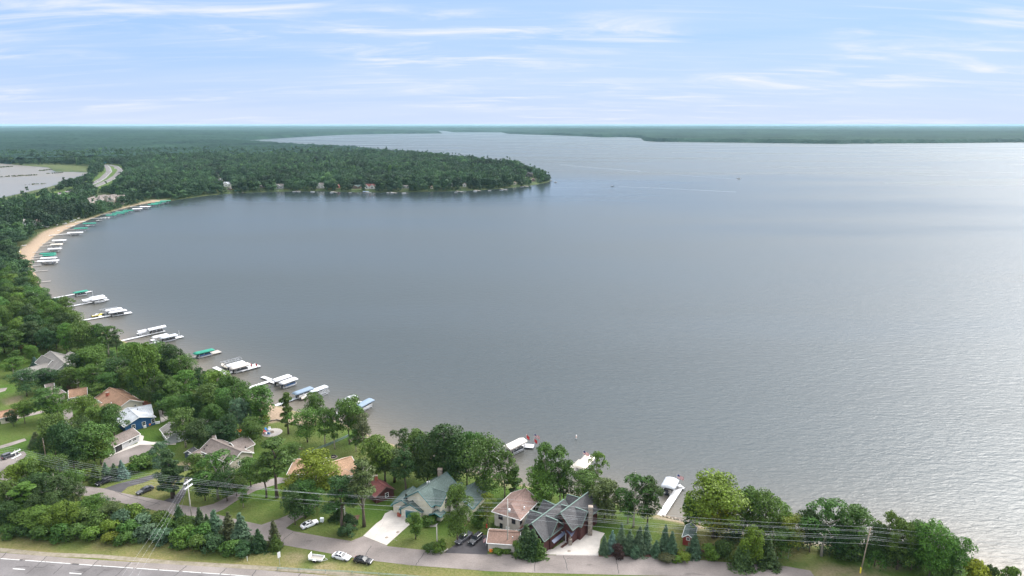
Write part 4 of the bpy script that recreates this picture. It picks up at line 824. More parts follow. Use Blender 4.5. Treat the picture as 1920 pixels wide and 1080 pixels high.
lift((652, 746), a, 'grey boat lift canopy partly hidden by a tree, inner of two', 'canvas_silver', 9, 3.4, 'round', 'pw', GL); lift((683, 753), a, 'grey blue boat lift canopy over a white boat clear of the trees, outer of two', 'canvas_blue', 9, 3.4, 'round', 'pw', GL)
r, a = dock((930, 861), (984, 834), 2.0, 'white dock bent at its end with three flags on two poles', group=None); A, B = W2([(983, 835), (1001, 836.5)], .55, 0); run(r, A, B, 2.6, 'white_deck')
lift((966, 829), a, 'pale tan gabled boat lift at the dock with the flag poles', 'canvas_tan', 8.5, 3.6, 'gable', 'pd', None, 3.6); boat('rw', (938, 854), a, 'white boat half hidden behind the tall tree by the flagged dock')
r, a = dock((1068, 882), (1090, 862), 1.8, 'dark grey dock wrapped round a long cream canopy', 'grey_deck'); A, B = W2([(1073, 881), (1104, 887)], .55, 0); run(r, A, B, 2.6, 'grey_deck')
lift((1097, 863), a+.05, 'long cream boat lift canopy inside the dark grey dock', 'canvas_cream', 9.5, 3.8, 'round', 'pw', None)
r, a = dock((1239, 967), (1275, 912), 1.9, 'white dock with a yellowed shore end, bent at its tip'); A, B = W2([(1280, 911.5), (1263, 915)], .55, 0); run(r, A, B, 2.4, 'white_deck')
lift((1257, 902), math.radians(63), 'light grey boat lift canopy standing apart beside the bent dock nearest the lodge', 'canvas_silver', 6.5, 4.2, 'round', 'pd', None)
r, a = dock((72, 529), (95, 526.8), 1.5, 'short lone weathered dock north of the green canopy', 'grey_deck', group=GD); r, a = dock((57, 509.3), (90, 506.5), 1.3, 'thin grey dock farther along toward the beach, with nothing moored', 'grey_deck', group=GD)
# the long sandy beach: thin docks and lifts of a resort
Bz = lambda x, y: (20+x/6.19, 370+y/6.19); GB = 'thin docks of the sandy beach'; GBL = 'boat lifts off the sandy beach'; GBB = 'boats moored off the sandy beach'
ORD = ['first', 'second', 'third', 'fourth', 'fifth', 'sixth', 'seventh', 'eighth', 'ninth', 'tenth', 'eleventh', 'twelfth', 'thirteenth', 'fourteenth', 'fifteenth', 'sixteenth', 'seventeenth', 'eighteenth', 'nineteenth', 'twentieth']+['twenty '+q for q in 'first second third fourth fifth sixth seventh eighth ninth'.split()]+['thirtieth']+['thirty '+q for q in 'first second third fourth fifth sixth seventh eighth ninth'.split()]
for i, q in enumerate([(240, 793, 360, 785), (200, 742, 350, 738), (210, 712, 385, 700), (215, 684, 380, 677), (240, 630, 500, 622), (330, 570, 470, 562), (360, 537, 505, 520), (430, 432, 690, 428), (380, 389, 570, 388), (600, 372, 750, 371), (450, 338, 750, 337), (690, 284, 870, 284), (900, 243, 1060, 244), (1000, 184, 1220, 188), (1190, 159, 1270, 160), (1260, 136, 1350, 137), (1390, 109, 1540, 111), (1500, 89, 1640, 90)]):
    a_, b_ = Bz(q[0], q[1]), Bz(q[2], q[3])
    A, B = [GW(*v, .6) for v in (a_, b_)]; A = A.to_2d(); B = B.to_2d(); c = (A+B)/2; r = thing('dock', ORD[i]+' thin dock along the sandy beach, counted from the near end', 'dock', (c.x, c.y, 0), 0, GB)
    run(r, A, B, 1.6, 'white_deck' if i in (7, 8, 10, 11, 12, 13, 16) else 'grey_deck', 1.4 if i in (7, 8, 10, 11) else .7)
n = {}
for x, y, k, L in [(435, 728, 'w', 13), (440, 695, 'w', 10), (450, 664, 'g', 8), (430, 645, 'd', 11), (510, 588, 'w', 9), (530, 538, 't', 9), (565, 492, 'w', 10), (750, 402, 'w', 12), (815, 352, 'g', 11), (915, 295, 'g', 11), (1170, 200, 'g', 10), (1250, 180, 'g', 12), (1290, 165, 'g', 12), (1365, 147, 'g', 10), (1470, 128, 'w', 10), (1560, 104, 'w', 11), (1650, 77, 'g', 11), (1690, 66, 'g', 11), (1740, 50, 'g', 12), (1795, 36, 'g', 12)]:
    px, py = Bz(x, y); nm = {'w': 'white', 'g': 'green', 'd': 'dull green', 't': 'cream'}[k]; n[nm] = n.get(nm, 0)+1
    lift((px, py), .25, ('only ' if nm in ('cream', 'dull green') else ORD[n[nm]-1]+' ')+nm+' boat lift off the sandy beach, counted from the near end', {'w': 'canvas_white', 'g': 'canvas_green', 'd': 'canvas_green', 't': 'canvas_cream'}[k], L*1.1, 4.6, 'gable' if k in 'gw' else 'round', 'pw' if k != 'g' else None, GBL, 3.4, blabel='boat below the '+('' if nm in ('cream', 'dull green') else ORD[n[nm]-1]+' ')+nm+' canopy off the beach')
for i, (x, y, k) in enumerate([(490, 757, 'pw'), (410, 757, 'rd'), (905, 333, 'rw'), (1025, 272, 'rw'), (1070, 242, 'pw'), (1110, 236, 'pw'), (1325, 188, 'rw'), (1340, 172, 'rw'), (1435, 140, 'rw'), (1640, 92, 'rw'), (1755, 72, 'rw'), (1560, 118, 'pd')]): boat(k, Bz(x, y), .3, ORD[i]+' boat moored open to the sky off the beach, counted from its near end', GBB)
# boats and stub docks along the wooded point
for i, (x, y, k) in enumerate([(412, 362, 'rw'), (428, 361.5, 'pw'), (446, 360.5, 'rw'), (465, 359.5, 'pw'), (487, 358.5, 'rw'), (520, 358, 'pw'), (552, 359.3, 'rw'), (560, 359, 'rw'), (586, 359.5, 'pw'), (622, 361, 'rw'), (657, 361.5, 'rw'), (683, 361.5, 'pd'), (692, 361.5, 'rw'), (728, 362, 'rw'), (735, 362.3, 'rw'), (757, 362, 'pw'), (855, 360.5, 'rw'), (866, 359.5, 'rw'), (891, 358, 'pw'), (918, 357.5, 'rw'), (940, 356, 'pd'), (948, 355.5, 'rw'), (979, 350, 'pd'), (1033, 338.5, 'rw'), (1042, 341.5, 'rt')]):
    boat(k, (x, y), RNG.uniform(-.3, .5), 'small boat moored at the wooded point, number %s from the bay end' % ORD[i], 'boats along the wooded point')
for i, (x, y) in enumerate([(416, 361.5), (450, 360), (556, 358.5), (626, 360), (688, 360.5), (738, 361.3), (861, 359), (895, 357), (944, 355), (985, 349)]):
    A, B = W2([(x-5, y-1.2), (x+6, y+.6)], .6, 0); c = (A+B)/2; r = thing('dock', ORD[i]+' stub dock along the wooded point, counted from the bay end', 'dock', (c.x, c.y, 0), 0, 'stub docks along the wooded point'); run(r, A, B, 2.2, 'grey_deck')
lift((446, 357), .1, 'lone green boat lift canopy at the lawn of the bay shore', 'canvas_green', 10, 4, 'gable'); lift((686, 358.5), .1, 'dark blue boat lift canopy before the twin gabled house', 'canvas_blue', 10, 4, 'gable')
# boats under way and their wakes
p = GW(1385, 335.5); BB = place_boat('pw', (p.x, p.y, .3), 0.1, 'lone boat far out on the open lake'); BB.scale = (1.1, 1.1, 1.5)
p = GW(1149, 349.5); place_boat('rd', (p.x, p.y, .1), 0.2, 'small speeding boat off the wooded point with a long thin wake')
M['wake'] = mat('wake_foam', (.62, .66, .70), .5, var=.3, scale=.05)
mw, N_, L_, B_ = nodemat('wake_smooth'); B_.inputs['Base Color'].default_value = (.10, .115, .125, 1); B_.inputs['Roughness'].default_value = .3; B_.inputs['IOR'].default_value = 1.333
for nm, pts, w in (('boat_wake', [(1036, 352), (1090, 351.5), (1148, 349.8)], 1.6), ('boat_wake', [(1196, 321), (1260, 327), (1310, 331), (1383, 336)], 2.5), ('boat_wake', [(1050, 309), (1120, 315), (1200, 321)], 7), ('boat_wake', [(1160, 350), (1240, 353), (1300, 356), (1380, 360)], 4)):
    sheet(nm, strip([Vector(v) for v in W2(pts, 0, 0)], w), .02, mw)
# ------------------------------------------------------------------ vehicles
def make_car(key, paint, style='sedan'):
    r = thing({'sedan': 'sedan', 'suv': 'sport_utility_car', 'pickup': 'pickup_truck'}[style], key, 'pickup' if style == 'pickup' else 'car', (0, 0, -60)); b = MB(); secs = []
    H = {'sedan': .98, 'suv': 1.1, 'pickup': 1.15}[style]; Ln = {'sedan': 2.4, 'suv': 2.35, 'pickup': 2.85}[style]
    for t, w, z0, z1 in ((-1, .78, .42, H*.82), (-.96, .88, .3, H*.95), (-.7, .92, .24, H*1.0), (-.2, .93, .22, H), (.35, .93, .22, H*.97), (.7, .91, .24, H*.88), (.93, .85, .28, H*.78), (1, .7, .42, H*.68)):
        x = t*Ln; zm = (z0+z1)/2; secs.append([(x, -w*.9, z0), (x, -w, zm), (x, -w*.93, z1*.96), (x, -w*.8, z1), (x, w*.8, z1), (x, w*.93, z1*.96), (x, w, zm), (x, w*.9, z0)])
    b.loft([s[::-1] for s in secs]); part('body', b, paint, r)
    x0, x1, x2, x3, zt = {'sedan': (-1.95, -1.0, .15, 1.0, 1.43), 'suv': (-2.25, -1.9, .2, 1.05, 1.72), 'pickup': (-.75, -.55, .65, 1.45, 1.8)}[style]
    b = MB(); b.loft([[(x0, -.8, H-.06), (x3, -.8, H-.1), (x3, .8, H-.1), (x0, .8, H-.06)], [(x1, -.63, zt-.03), (x2, -.63, zt-.03), (x2, .63, zt-.03), (x1, .63, zt-.03)]]); part('windows', b, M['car_glass'], r)
    b = MB(); b.loft([[(x1-.08, -.66, zt-.04), (x2+.08, -.66, zt-.04), (x2+.08, .66, zt-.04), (x1-.08, .66, zt-.04)], [(x1+.05, -.55, zt+.04), (x2-.1, -.55, zt+.04), (x2-.1, .55, zt+.04), (x1+.05, .55, zt+.04)]]); part('roof', b, paint, r)
    b = MB()
    for k in (-1, 1): b.bar((x0, k*.8, H-.05), (x1, k*.64, zt-.02), .1, .1); b.bar((x3, k*.8, H-.08), (x2, k*.64, zt-.02), .07, .07); b.bar(((x1+x2)/2, k*.82, H-.05), ((x1+x2)/2, k*.645, zt-.02), .08, .06)
    part('pillar', b, paint, r)
    if style == 'sedan': b = MB(); b.box((-.25, 0, zt+.035), (.55, .8, .02)); part('sunroof', b, M['car_glass'], r)
    if style == 'pickup': b = MB(); b.box((-1.85, 0, H+.01), (1.7, 1.4, .03)); part('truck_bed', b, M['boat_dark'], r)
    for i in (-1, 1):
        for k in (-1, 1):
            b = MB(); c = Vector((i*Ln*.61, k*.84, .34)); rr = .34 if style == 'sedan' else .39
            b.tube([c-Vector((0, .11, 0)), c+Vector((0, .11, 0))], rr, 14); w = part('wheel', b, M['rubber'], r); q = MB(); q.tube([c+Vector((0, k*.09, 0)), c+Vector((0, k*.125, 0))], rr*.62, 10); part('rim', q, M['chrome'], w)
    for k in (-1, 1):
        b = MB(); b.box((Ln*.955, k*.62, H*.66), (.16, .34, .14)); part('headlight', b, M['insulator'], r); b = MB(); b.box((-Ln*.975, k*.62, H*.8), (.12, .36, .16)); part('taillight', b, M['red'], r)
        b = MB(); b.box((x3-.25, k*1.0, H+.02), (.14, .2, .13)); part('mirror', b, paint, r)
    b = MB(); b.box((Ln*.985, 0, .4), (.1, 1.2, .2)); part('bumper', b, M['black_metal'], r); return r
P_ = dict(white=mat('car_white', (.74, .74, .75), .25, var=.03, spec=.6), silver=mat('car_silver', (.62, .62, .64), .25, var=.03, spec=.6), black=mat('car_black', (.018, .018, .022), .2, var=.1, spec=.7), grey=mat('car_grey', (.05, .05, .06), .22, var=.1, spec=.7))
CARS = {}
def car(style, col, rear, front, label, h=0.):
    a = G(*rear, .4); b = G(*front, .4); c = (a+b)/2; rz = math.atan2(b.y-a.y, b.x-a.x); k = (style, col); z = ZL+h
    if k not in CARS: o = CARS[k] = make_car(label, P_[col], style); o.location = (c.x, c.y, z); o.rotation_euler = (0, 0, rz); return o
    return copy_tree(CARS[k], (c.x, c.y, z), rz, label)
car('sedan', 'white', (567, 989), (594, 978), 'white sedan parked on the lawn beside the frontage road')
car('sedan', 'silver', (626, 1041), (655, 1048), 'white silver sedan with sunroof on the grass between the trailer and the black car')
car('sedan', 'black', (667, 1049), (695, 1054), 'black car parked on the verge ahead of the white silver sedan')
car('pickup', 'grey', (881, 1002), (858, 1019), 'dark pickup truck on the black parking pad nearer the lawn', .05)
car('suv', 'black', (902, 1004), (882, 1021), 'black sport utility car on the parking pad beside the pickup', .05)
car('suv', 'black', (208, 899), (183, 909), 'black sport utility car on the grass edge near the boulder')
car('sedan', 'grey', (286, 914), (258, 926), 'dark sedan on the grass island between two black driveways')
car('suv', 'grey', (10, 858), (26, 852), 'dark car on the side street under the pole crossarms')
for i, (x, y, c, s) in enumerate([(183, 341, 'white', 'sedan'), (200, 326.5, 'white', 'sedan'), (205, 320, 'silver', 'sedan'), (206.5, 316.5, 'white', 'suv'), (215, 316.5, 'white', 'sedan'), (223, 324, 'black', 'suv'), (113, 362, 'black', 'suv')]):
    p = G(x, y); k = (s, c)
    if k not in CARS: CARS[k] = make_car('x', P_[c], s)
    o = CARS[k] if CARS[k].location.z < -50 else copy_tree(CARS[k], (0, 0, 0), 0)
    o.location = (p.x, p.y, 2.32); o.rotation_euler = (0, 0, 2.0); o['group'] = 'cars on the distant highway'; o['label'] = ['white car nearest on the distant highway bend', 'white car in the middle of the distant highway bend', 'silver car on the distant highway bend beside the grass median', 'white van like car at the top of the distant highway bend', 'white car on the far carriageway of the distant highway', 'black car on the far carriageway of the distant highway', 'dark car on the stretch of distant highway between trees'][i]
def trailer():
    a, b = G(582, 1046, .4), G(606, 1049, .4); c = (a+b)/2; rz = math.atan2(b.y-a.y, b.x-a.x); r = thing('utility_trailer', 'empty white utility trailer with raised ramp gate on the verge', 'trailer', (c.x, c.y, ZL), rz)
    b = MB(); b.box((0, 0, .5), (3.4, 1.8, .08)); part('floor', b, M['grey_deck'], r); b = MB()
    for k in (-1, 1): b.box((0, k*.92, .72), (3.4, .06, .42))
    b.box((1.7, 0, .72), (.06, 1.8, .42)); part('side_rail', b, M['trim_white'], r)
    b = MB(); b.box((-1.75, 0, 1.05), (.08, 1.8, 1.2)); part('ramp_gate', b, M['trim_white'], r)
    b = MB(); b.bar((1.7, .7, .5), (2.9, 0, .5), .09, .09); b.bar((1.7, -.7, .5), (2.9, 0, .5), .09, .09); part('tongue', b, M['alu'], r)
    for k in (-1, 1):
        b = MB(); b.tube([(-.1, k*1.02, .32), (-.1, k*1.2, .32)], .32, 12); part('wheel', b, M['rubber'], r); b = MB(); b.box((-.1, k*1.1, .7), (.95, .3, .06)); b.box((-.55, k*1.1, .6), (.06, .3, .2)); b.box((.35, k*1.1, .6), (.06, .3, .2)); part('fender', b, M['trim_white'], r)
trailer()
# ------------------------------------------------------------------ poles and wires
ATT = {}
OFFS = [(0., 0.), (1.0, 1.1), (1.35, -1.1), (2.6, .5), (3.2, -.4), (3.6, .2), (4.9, .0)]
def pole(key, base, h, label, m='wood_pole', arms=(), top=None, xfmr=False, lamp=False, lean=0., sleeve=False):
    p = base if isinstance(base, Vector) else G(*base); r = thing('utility_pole', label, 'utility pole', (p.x, p.y, ZL)); b = MB(); b.tube([(0, 0, -.5), (lean*.5, 0, h*.5), (lean, 0, h)], [.17, .145, .115], 9); part('shaft', b, M[m], r, smooth=True)
    for z, w in arms:
        b = MB()
        for k in (-.14, .14): b.box((lean*z/h+.03, k, z), (.13, .11, .16)) if 0 else b.bar((lean*z/h-w/2*.25, -w/2*.97+0, z), (lean*z/h+w/2*.25, w/2*.97, z), .12, .16) if k < 0 else b.bar((lean*z/h-w/2*.25+.28, -w/2*.97, z), (lean*z/h+w/2*.25+.28, w/2*.97, z), .12, .16)
        part('crossarm', b, M['insulator'], r)
        for t in (-.45, -.2, .2, .45):
            b = MB(); b.lathe([(.03, 0), (.09, .06), (.05, .12), (.1, .18), (.04, .28)], 8, (lean*z/h+t*w*.25+.14, t*w, z+.08)); part('insulator', b, M['insulator'], r, smooth=True)
    if not arms:
        for dz, _ in OFFS[:6:1]:
            b = MB(); b.lathe([(.05, -.12), (.1, -.05), (.06, 0), (.1, .06), (.04, .14)], 8, (lean, .16, h-dz)); part('insulator', b, M['insulator'], r, smooth=True)
    if xfmr: b = MB(); b.lathe([(.02, -.5), (.26, -.48), (.27, .35), (.2, .42), (.02, .45)], 12, (.42+lean, 0, h-3.0)); part('transformer', b, M['insulator'], r, smooth=True)
    if lamp: b = MB(); b.tube([(0, 0, h-.6), (-1.0, -.1, h-.1), (-2.1, -.2, h-.5)], .045, 6); a = part('lamp_arm', b, M['alu'], r); b = MB(); b.box((-2.3, -.22, h-.55), (.7, .3, .16)); part('lamp_head', b, M['insulator'], a)
    if sleeve: b = MB(); b.tube([(0, 0, .1), (0, 0, 1.6)], .19, 9); part('marker_sleeve', b, M['yellow'], r)
    ATT[key] = (Vector((p.x+lean, p.y, ZL+h)), bool(arms)); return r
pole('b', (360, 974), 12.0, 'pale utility pole with two pairs of white crossarms beside the spruces', 'pole_pale', ((11.4, 2.9), (9.9, 2.9)))
pole('c', (952, 1031), 14.2, 'tall slim utility pole with transformer beside the low garage', 'pole_pale', (), xfmr=True)
pole('d', (1613, 1075), 12.4, 'leaning brown wooden pole with yellow sleeve at the end of the road', 'wood_pole', (), lean=1.0, sleeve=True)
q = G(28, 846, 11.6); pole('a', Vector((q.x, q.y, ZL)), 12.0, 'utility pole with white crossarms rising from trees at the western edge', 'pole_pale', ((11.4, 2.9), (9.9, 2.9)))
pole('s', (88, 869), 8.6, 'single brown pole with white capped transformer in the western trees', 'wood_pole', (), xfmr=False)
pole('t', (820, 1031.5), 7.2, 'short pale pole at the corner of the parking pad', 'pole_pale'); pole('l', (648, 988), 6.0, 'short street light pole with curved arm over the lawn', 'pole_pale', (), lamp=True)
a = ATT['a'][0]; dv = (ATT['d'][0]-ATT['c'][0]); ATT['z'] = (a+Vector((-85, 30, 0)), True); ATT['e'] = (ATT['d'][0]+dv+Vector((0, 2, -.4)), False)
def wire(A, B, label, sag=1.1, rad=.017, cuts=16, group='power lines along the frontage road'):
    pts = [A.lerp(B, i/cuts)-Vector((0, 0, sag*4*(i/cuts)*(1-i/cuts))) for i in range(cuts+1)]; b = MB(); b.tube([p-A for p in pts], rad, 4); o = link('power_line', b.mesh('power_line', M['wire']), None, A); return tag(o, label, 'power line', group)
NAMES = ['topmost', 'second highest', 'third highest', 'fourth highest', 'third lowest', 'second lowest', 'lowest']
SPAN = {'z': 'left of the western crossarm pole', 'a': 'between the western crossarm pole and the crossarm pole by the spruces', 'b': 'between the crossarm pole by the spruces and the tall slim pole', 'c': 'between the tall slim pole and the leaning brown pole', 'd': 'beyond the leaning brown pole'}
for u, v in (('z', 'a'), ('a', 'b'), ('b', 'c'), ('c', 'd'), ('d', 'e')):
    for i, (dz, dy) in enumerate(OFFS):
        def at(k):
            p, arm = ATT[k]
            if arm: return p+Vector((((i % 4)-1.5)*.2+.14, ((i % 4)-1.5)*.85, -.3 if i < 4 else -1.8)) if i < 6 else p+Vector((0, .2, -3.3))
            return p+Vector((0, .2, -dz*(.92 if k in 'de' else 1)))
        wire(at(u), at(v), NAMES[i]+' power line '+SPAN[u])
A = ATT['b'][0]+Vector((0, 0, -.6))
for i, k in enumerate((-1.1, 0, 1.1)):
    e = G(205+i*17, 1110, 9.5+i*.5); wire(A+Vector((k*.3, k, 0)), e, ['overhead service line', 'middle overhead service line', 'outer overhead service line'][i]+' crossing the grass from the crossarm pole toward the highway', .9, .010, 16, 'service lines over the highway')
wire(ATT['b'][0]+Vector((0, 0, -1.5)), G(333, 976), 'guy wire running from the crossarm pole down to the road edge', 0, .025, 2)
# lamp posts, signs, markers
def post(name, base, h, label, cat, r=.06, m='pole_pale', head=None):
    p = GW(*base); t = thing(name, label, cat, p); b = MB(); b.tube([(0, 0, -.2), (0, 0, h)], r, 7); part('shaft', b, M[m], t)
    if head: head(t, h)
    return t
def globe(t, h): b = MB(); b.lathe([(.02, h), (.16, h+.08), (.2, h+.22), (.14, h+.36), (.02, h+.42)], 10); part('lamp_globe', b, M['insulator'], t, smooth=True)
post('lamp_post', (464, 910), 3.6, 'thin garden lamp post with white globe by the tan driveway', 'lamp post', head=globe)
def board(t, h): b = MB(); b.box((0, 0, h-.8), (.75, .05, 1.5), .9); part('sign_panel', b, M['trim_white'], t)
post('road_sign', (525, 1062), 4.0, 'tall narrow white road sign seen edge on beside the highway', 'road sign', .05, 'alu', board)
post('marker_post', (464, 1052), 1.3, 'short white marker post leaning in the highway verge', 'marker post', .05, 'white_paint')
post('marker_post', (1477, 1051), 3.2, 'tall thin grey stake on the bare slope by the road end', 'marker post', .05, 'alu'); post('marker_post', (1458, 1049), 1.0, 'short pale stake on the bare slope', 'marker post', .05, 'white_paint')
def gsign(t, h): b = MB(); b.box((0, 0, h-1.2), (6, .15, 2.6), .2); part('sign_panel', b, M['teal'], t)
post('highway_sign', (198, 309), 7, 'tiny green sign over the top of the distant highway bend', 'road sign', .15, 'alu', gsign)
p = G(604, 980); t = thing('utility_box', 'grey utility box on the lawn beside the white sedan', 'utility box', p); b = MB(); b.box((0, 0, .9), (.9, .6, 1.1)); part('cabinet', b, M['insulator'], t); b = MB(); b.box((.1, 0, .2), (.15, .15, .5)); part('foot', b, M['alu'], t)
def hydrant():
    p = G(912.5, 989); t = thing('fire_hydrant', 'red fire hydrant on the grass left of the tall cream house', 'hydrant', p); b = MB(); b.lathe([(.22, 0), (.22, .1), (.15, .12), (.15, .75), (.2, .8), (.16, .95), (.03, 1.05)], 10); part('barrel', b, M['red'], t, smooth=True)
    for k in (-1, 1): b = MB(); b.tube([(0, k*.12, .55), (0, k*.28, .55)], .08, 8); part('nozzle', b, M['red'], t)
hydrant()
def barrier():
    t = thing('guard_rail', 'low greenish cable guard rail along the grass edge of the highway', 'guard rail', G(600, 1066)); o = t.location; P = [G(a, b, .75) for a, b in ((520, 1064), (560, 1066), (610, 1068.5), (660, 1071), (710, 1074.5), (760, 1078), (800, 1081), (860, 1086))]
    for h in (0, -.25): b = MB(); b.tube([q+Vector((0, 0, h))-o for q in P], .05, 5); part('rail', b, M['barrier'], t)
    for q in P: b = MB(); b.box((q.x-o.x, q.y-o.y, .4), (.1, .1, .9)); part('post', b, M['barrier'], t)
barrier()
# flags
def flag(base, h, label, kind, rz=-.35, z0=.5, fz=None):
    p = G(base[0], base[1], z0, 0); t = thing('flag', label, 'flag', (p.x, p.y, z0)); b = MB(); b.tube([(0, 0, 0), (0, 0, h)], .045, 6); part('pole', b, M['white_paint'], t)
    for kk, ft in kind:
        b = MB(); n = 13 if kk == 'us' else 1; Hh = 1.1 if kk == 'us' else 1.3; Lf = 2.0 if kk == 'us' else 1.1; cs, sn = math.cos(rz), math.sin(rz); nx = 8
        def pt(i, z): x = i/nx*Lf; y = .14*math.sin(i*1.3); dz = -.75*(i/nx)**1.2*Hh*.9; return (x*cs-y*sn+.04, x*sn+y*cs, ft+z+dz)
        for j in range(n):
            for i in range(nx):
                z0_, z1_ = -Hh*(j+1)/n, -Hh*j/n; k = 0
                if kk == 'us': k = 2 if (j < 7 and i < 3) else (0 if j % 2 == 0 else 1)
                elif 3 <= i <= 4: k = 0
                b.add([pt(i, z0_), pt(i+1, z0_), pt(i+1, z1_), pt(i, z1_)], [(0, 1, 2, 3)], k)
        part('cloth', b, [M['red_cloth'], M['white_cloth'], M['navy_cloth']], t)
flag((987, 833.5), 3.8, 'plain red flag on the inner pole of the bent white dock', [('r', 3.7)]); flag((1001.5, 836.5), 4.6, 'striped flag above a red pennant on the outer pole of the bent dock', [('us', 4.5), ('r', 2.9)])
flag((1093, 867), 4.2, 'striped flag flying beyond the long cream canopy', [('us', 4.1)]); flag((1268.5, 909), 3.6, 'striped flag beside the light grey canopy by the bent dock', [('us', 3.5)])
flag((336.5, 631), 3.2, 'bare white pole at the tip of the western dock', []); flag((1092.5, 868.5), .6, 'short white mooring stub behind the cream canopy', [])
flag((470, 688), 1.9, 'red pennant at the inner corner of the wide dock platform', [('r', 1.9)]); flag((479.5, 689), 2.2, 'red pennant at the outer corner of the wide dock platform', [('r', 2.2)]); flag((174.5, 556), 4.0, 'pale pennant pole between the close pair of white canopies', [])
p = G(911, 1024); t = thing('flag', 'small striped flag on the corner of the low garage by the parking pad', 'flag', p); b = MB(); b.tube([(0, 0, 0), (0, 0, 2.4)], .03, 6); part('pole', b, M['white_paint'], t); b = MB()
for j in range(9):
    z = 2.4-j*.11; b.add([(-.02, 0, z-.11), (-.62, -.1, z-.5), (-.62, -.1, z-.39), (-.02, 0, z)], [(0, 1, 2, 3)], 2 if False else j % 2)
part('cloth', b, [M['red_cloth'], M['white_cloth'], M['navy_cloth']], t)
# buoy
p = G(1080.5, 823, 0, 0); t = thing('buoy', 'white and orange marker buoy floating alone off the flagged dock', 'buoy', p); b = MB(); b.lathe([(.02, -.4), (.2, -.38), (.22, .4), (.22, 1.3), (.15, 1.5), (.02, 1.55)], 12); part('float', b, M['white_paint'], t, smooth=True)
for z in (.55, 1.05): b = MB(); b.lathe([(.225, z), (.23, z+.02), (.23, z+.16), (.225, z+.18)], 12); part('band', b, M['orange'], t)
# fire circle with chairs
p = G(510, 811); t = thing('fire_circle', 'round paved fire circle on the lawn by the shore', 'fire circle', p); b = MB(); b.lathe([(.0, .08), (3.3, .08), (3.5, .0)], 28); part('paving', b, M['gravel_pad'], t); b = MB(); b.lathe([(.5, .08), (.55, .4), (.75, .4), (.8, .08)], 14); part('fire_ring', b, M['stone'], t); FC = p
def chair(x, y, rz, m, label):
    t = thing('lawn_chair', label, 'chair', (x, y, ZL+.08), rz, 'chairs round the fire circle'); b = MB(); b.box((0, 0, .38), (.7, .7, .06)); part('seat', b, m, t); b = MB(); b.bar((-.3, 0, .4), (-.55, 0, 1.2), .75, .06); part('backrest', b, m, t)
    for k in (-1, 1): b = MB(); b.box((0, k*.42, .62), (.8, .14, .05)); part('armrest', b, m, t); b = MB(); b.box((.3, k*.38, .3), (.08, .06, .6)); b.box((-.35, k*.38, .2), (.08, .06, .4)); part('leg', b, m, t)
M['chair_red'] = mat('chair_red', (.6, .05, .06), .6); M['chair_blue'] = mat('chair_blue', (.03, .2, .5), .6)
for i, (an, m, l) in enumerate([(2.0, 'white_paint', 'white lawn chair behind the fire ring'), (2.6, 'chair_blue', 'blue lawn chair beside the red one at the fire circle'), (3.1, 'chair_red', 'red lawn chair farther from the house at the fire circle'), (3.6, 'chair_red', 'red lawn chair at the left rim of the fire circle'), (4.2, 'white_paint', 'white lawn chair in front of the fire ring'), (4.8, 'chair_blue', 'blue lawn chair in front of the fire ring')]): chair(FC.x-.6+1.9*math.cos(an), FC.y+1.9*math.sin(an), an+math.pi, M[m], l)
p = G(625, 857); t = thing('fire_pit', 'round metal and stone fire pit on the mown lawn behind the orange roof', 'fire pit', p); b = MB(); b.lathe([(.0, .06), (1.3, .06), (1.35, 0)], 20); part('base', b, M['stone'], t); b = MB(); b.lathe([(.75, 0), (.75, .4), (.95, .4), (.95, 0)], 18); part('ring', b, M['black_metal'], t)
def umbrella():
    p = G(447, 818); t = thing('patio_umbrella', 'red patio umbrella standing between trees behind the tan house', 'umbrella', p); b = MB(); b.tube([(0, 0, 0), (0, 0, 2.6)], .04, 6); part('pole', b, M['white_paint'], t); b = MB(); b.lathe([(1.35, 2.0), (.8, 2.35), (.03, 2.65)], 8); part('canopy', b, M['orange'], t); b = MB(); b.lathe([(1.34, 1.98), (.78, 2.33), (.03, 2.62)], 8); part('lining', b, M['red_cloth'], t); b = MB(); b.box((.6, -.8, .5), (.5, .3, 1.0)); part('stand', b, M['trim_white'], t)
umbrella()
# small yard things
def boulder(px, s, label, m='stone', group=None, sq=.8):
    p = GW(*px); b = MB(); r = random.Random(int(px[0]*7+px[1])); n = 9
    b.lathe([(.05*s, -.15*s), (.42*s, -.1*s), (.5*s, .15*s), (.42*s, .38*s*sq), (.2*s, .55*s*sq), (.02*s, .6*s*sq)], n); b.v = [(x*r.uniform(.8, 1.2), y*r.uniform(.8, 1.2), z*r.uniform(.85, 1.15)) for x, y, z in b.v]; o = link('boulder', b.mesh('boulder', M[m]), None, p); return tag(o, label, 'boulder', group)
M['pale_stone'] = mat('pale_stone', (.52, .45, .37), .9, var=.25, scale=2)
boulder((186, 894), 2.4, 'large pale boulder in the mulch bed by the black car', 'pale_stone')
for i in range(26):
    a = i/25; x = 858+26*a+RNG.uniform(-3, 3); y = 877+8*a+RNG.uniform(-2, 2); boulder((x, y), RNG.uniform(.6, 1.3), 'brown shore boulder in the rocky gap behind the cream house', 'stone', 'rocks in the shore gap behind the cream house')
for i in range(34): x = 1240+i*2.3; boulder((x, 968+(x-1240)*.21+RNG.uniform(-1.5, 1)), RNG.uniform(.4, .9), 'small stone at the water edge by the bent dock', 'pale_stone' if i % 3 == 0 else 'stone', 'stones along the shore by the bent dock')
for i in range(16): x = 655+i*3; boulder((x, 826-(655+48-x)*-.0-(i*.4)+RNG.uniform(-3, 3)), RNG.uniform(.6, 1.2), 'grey garden boulder in the terraced bed by the shore', 'stone', 'boulders of the terraced garden by the shore')
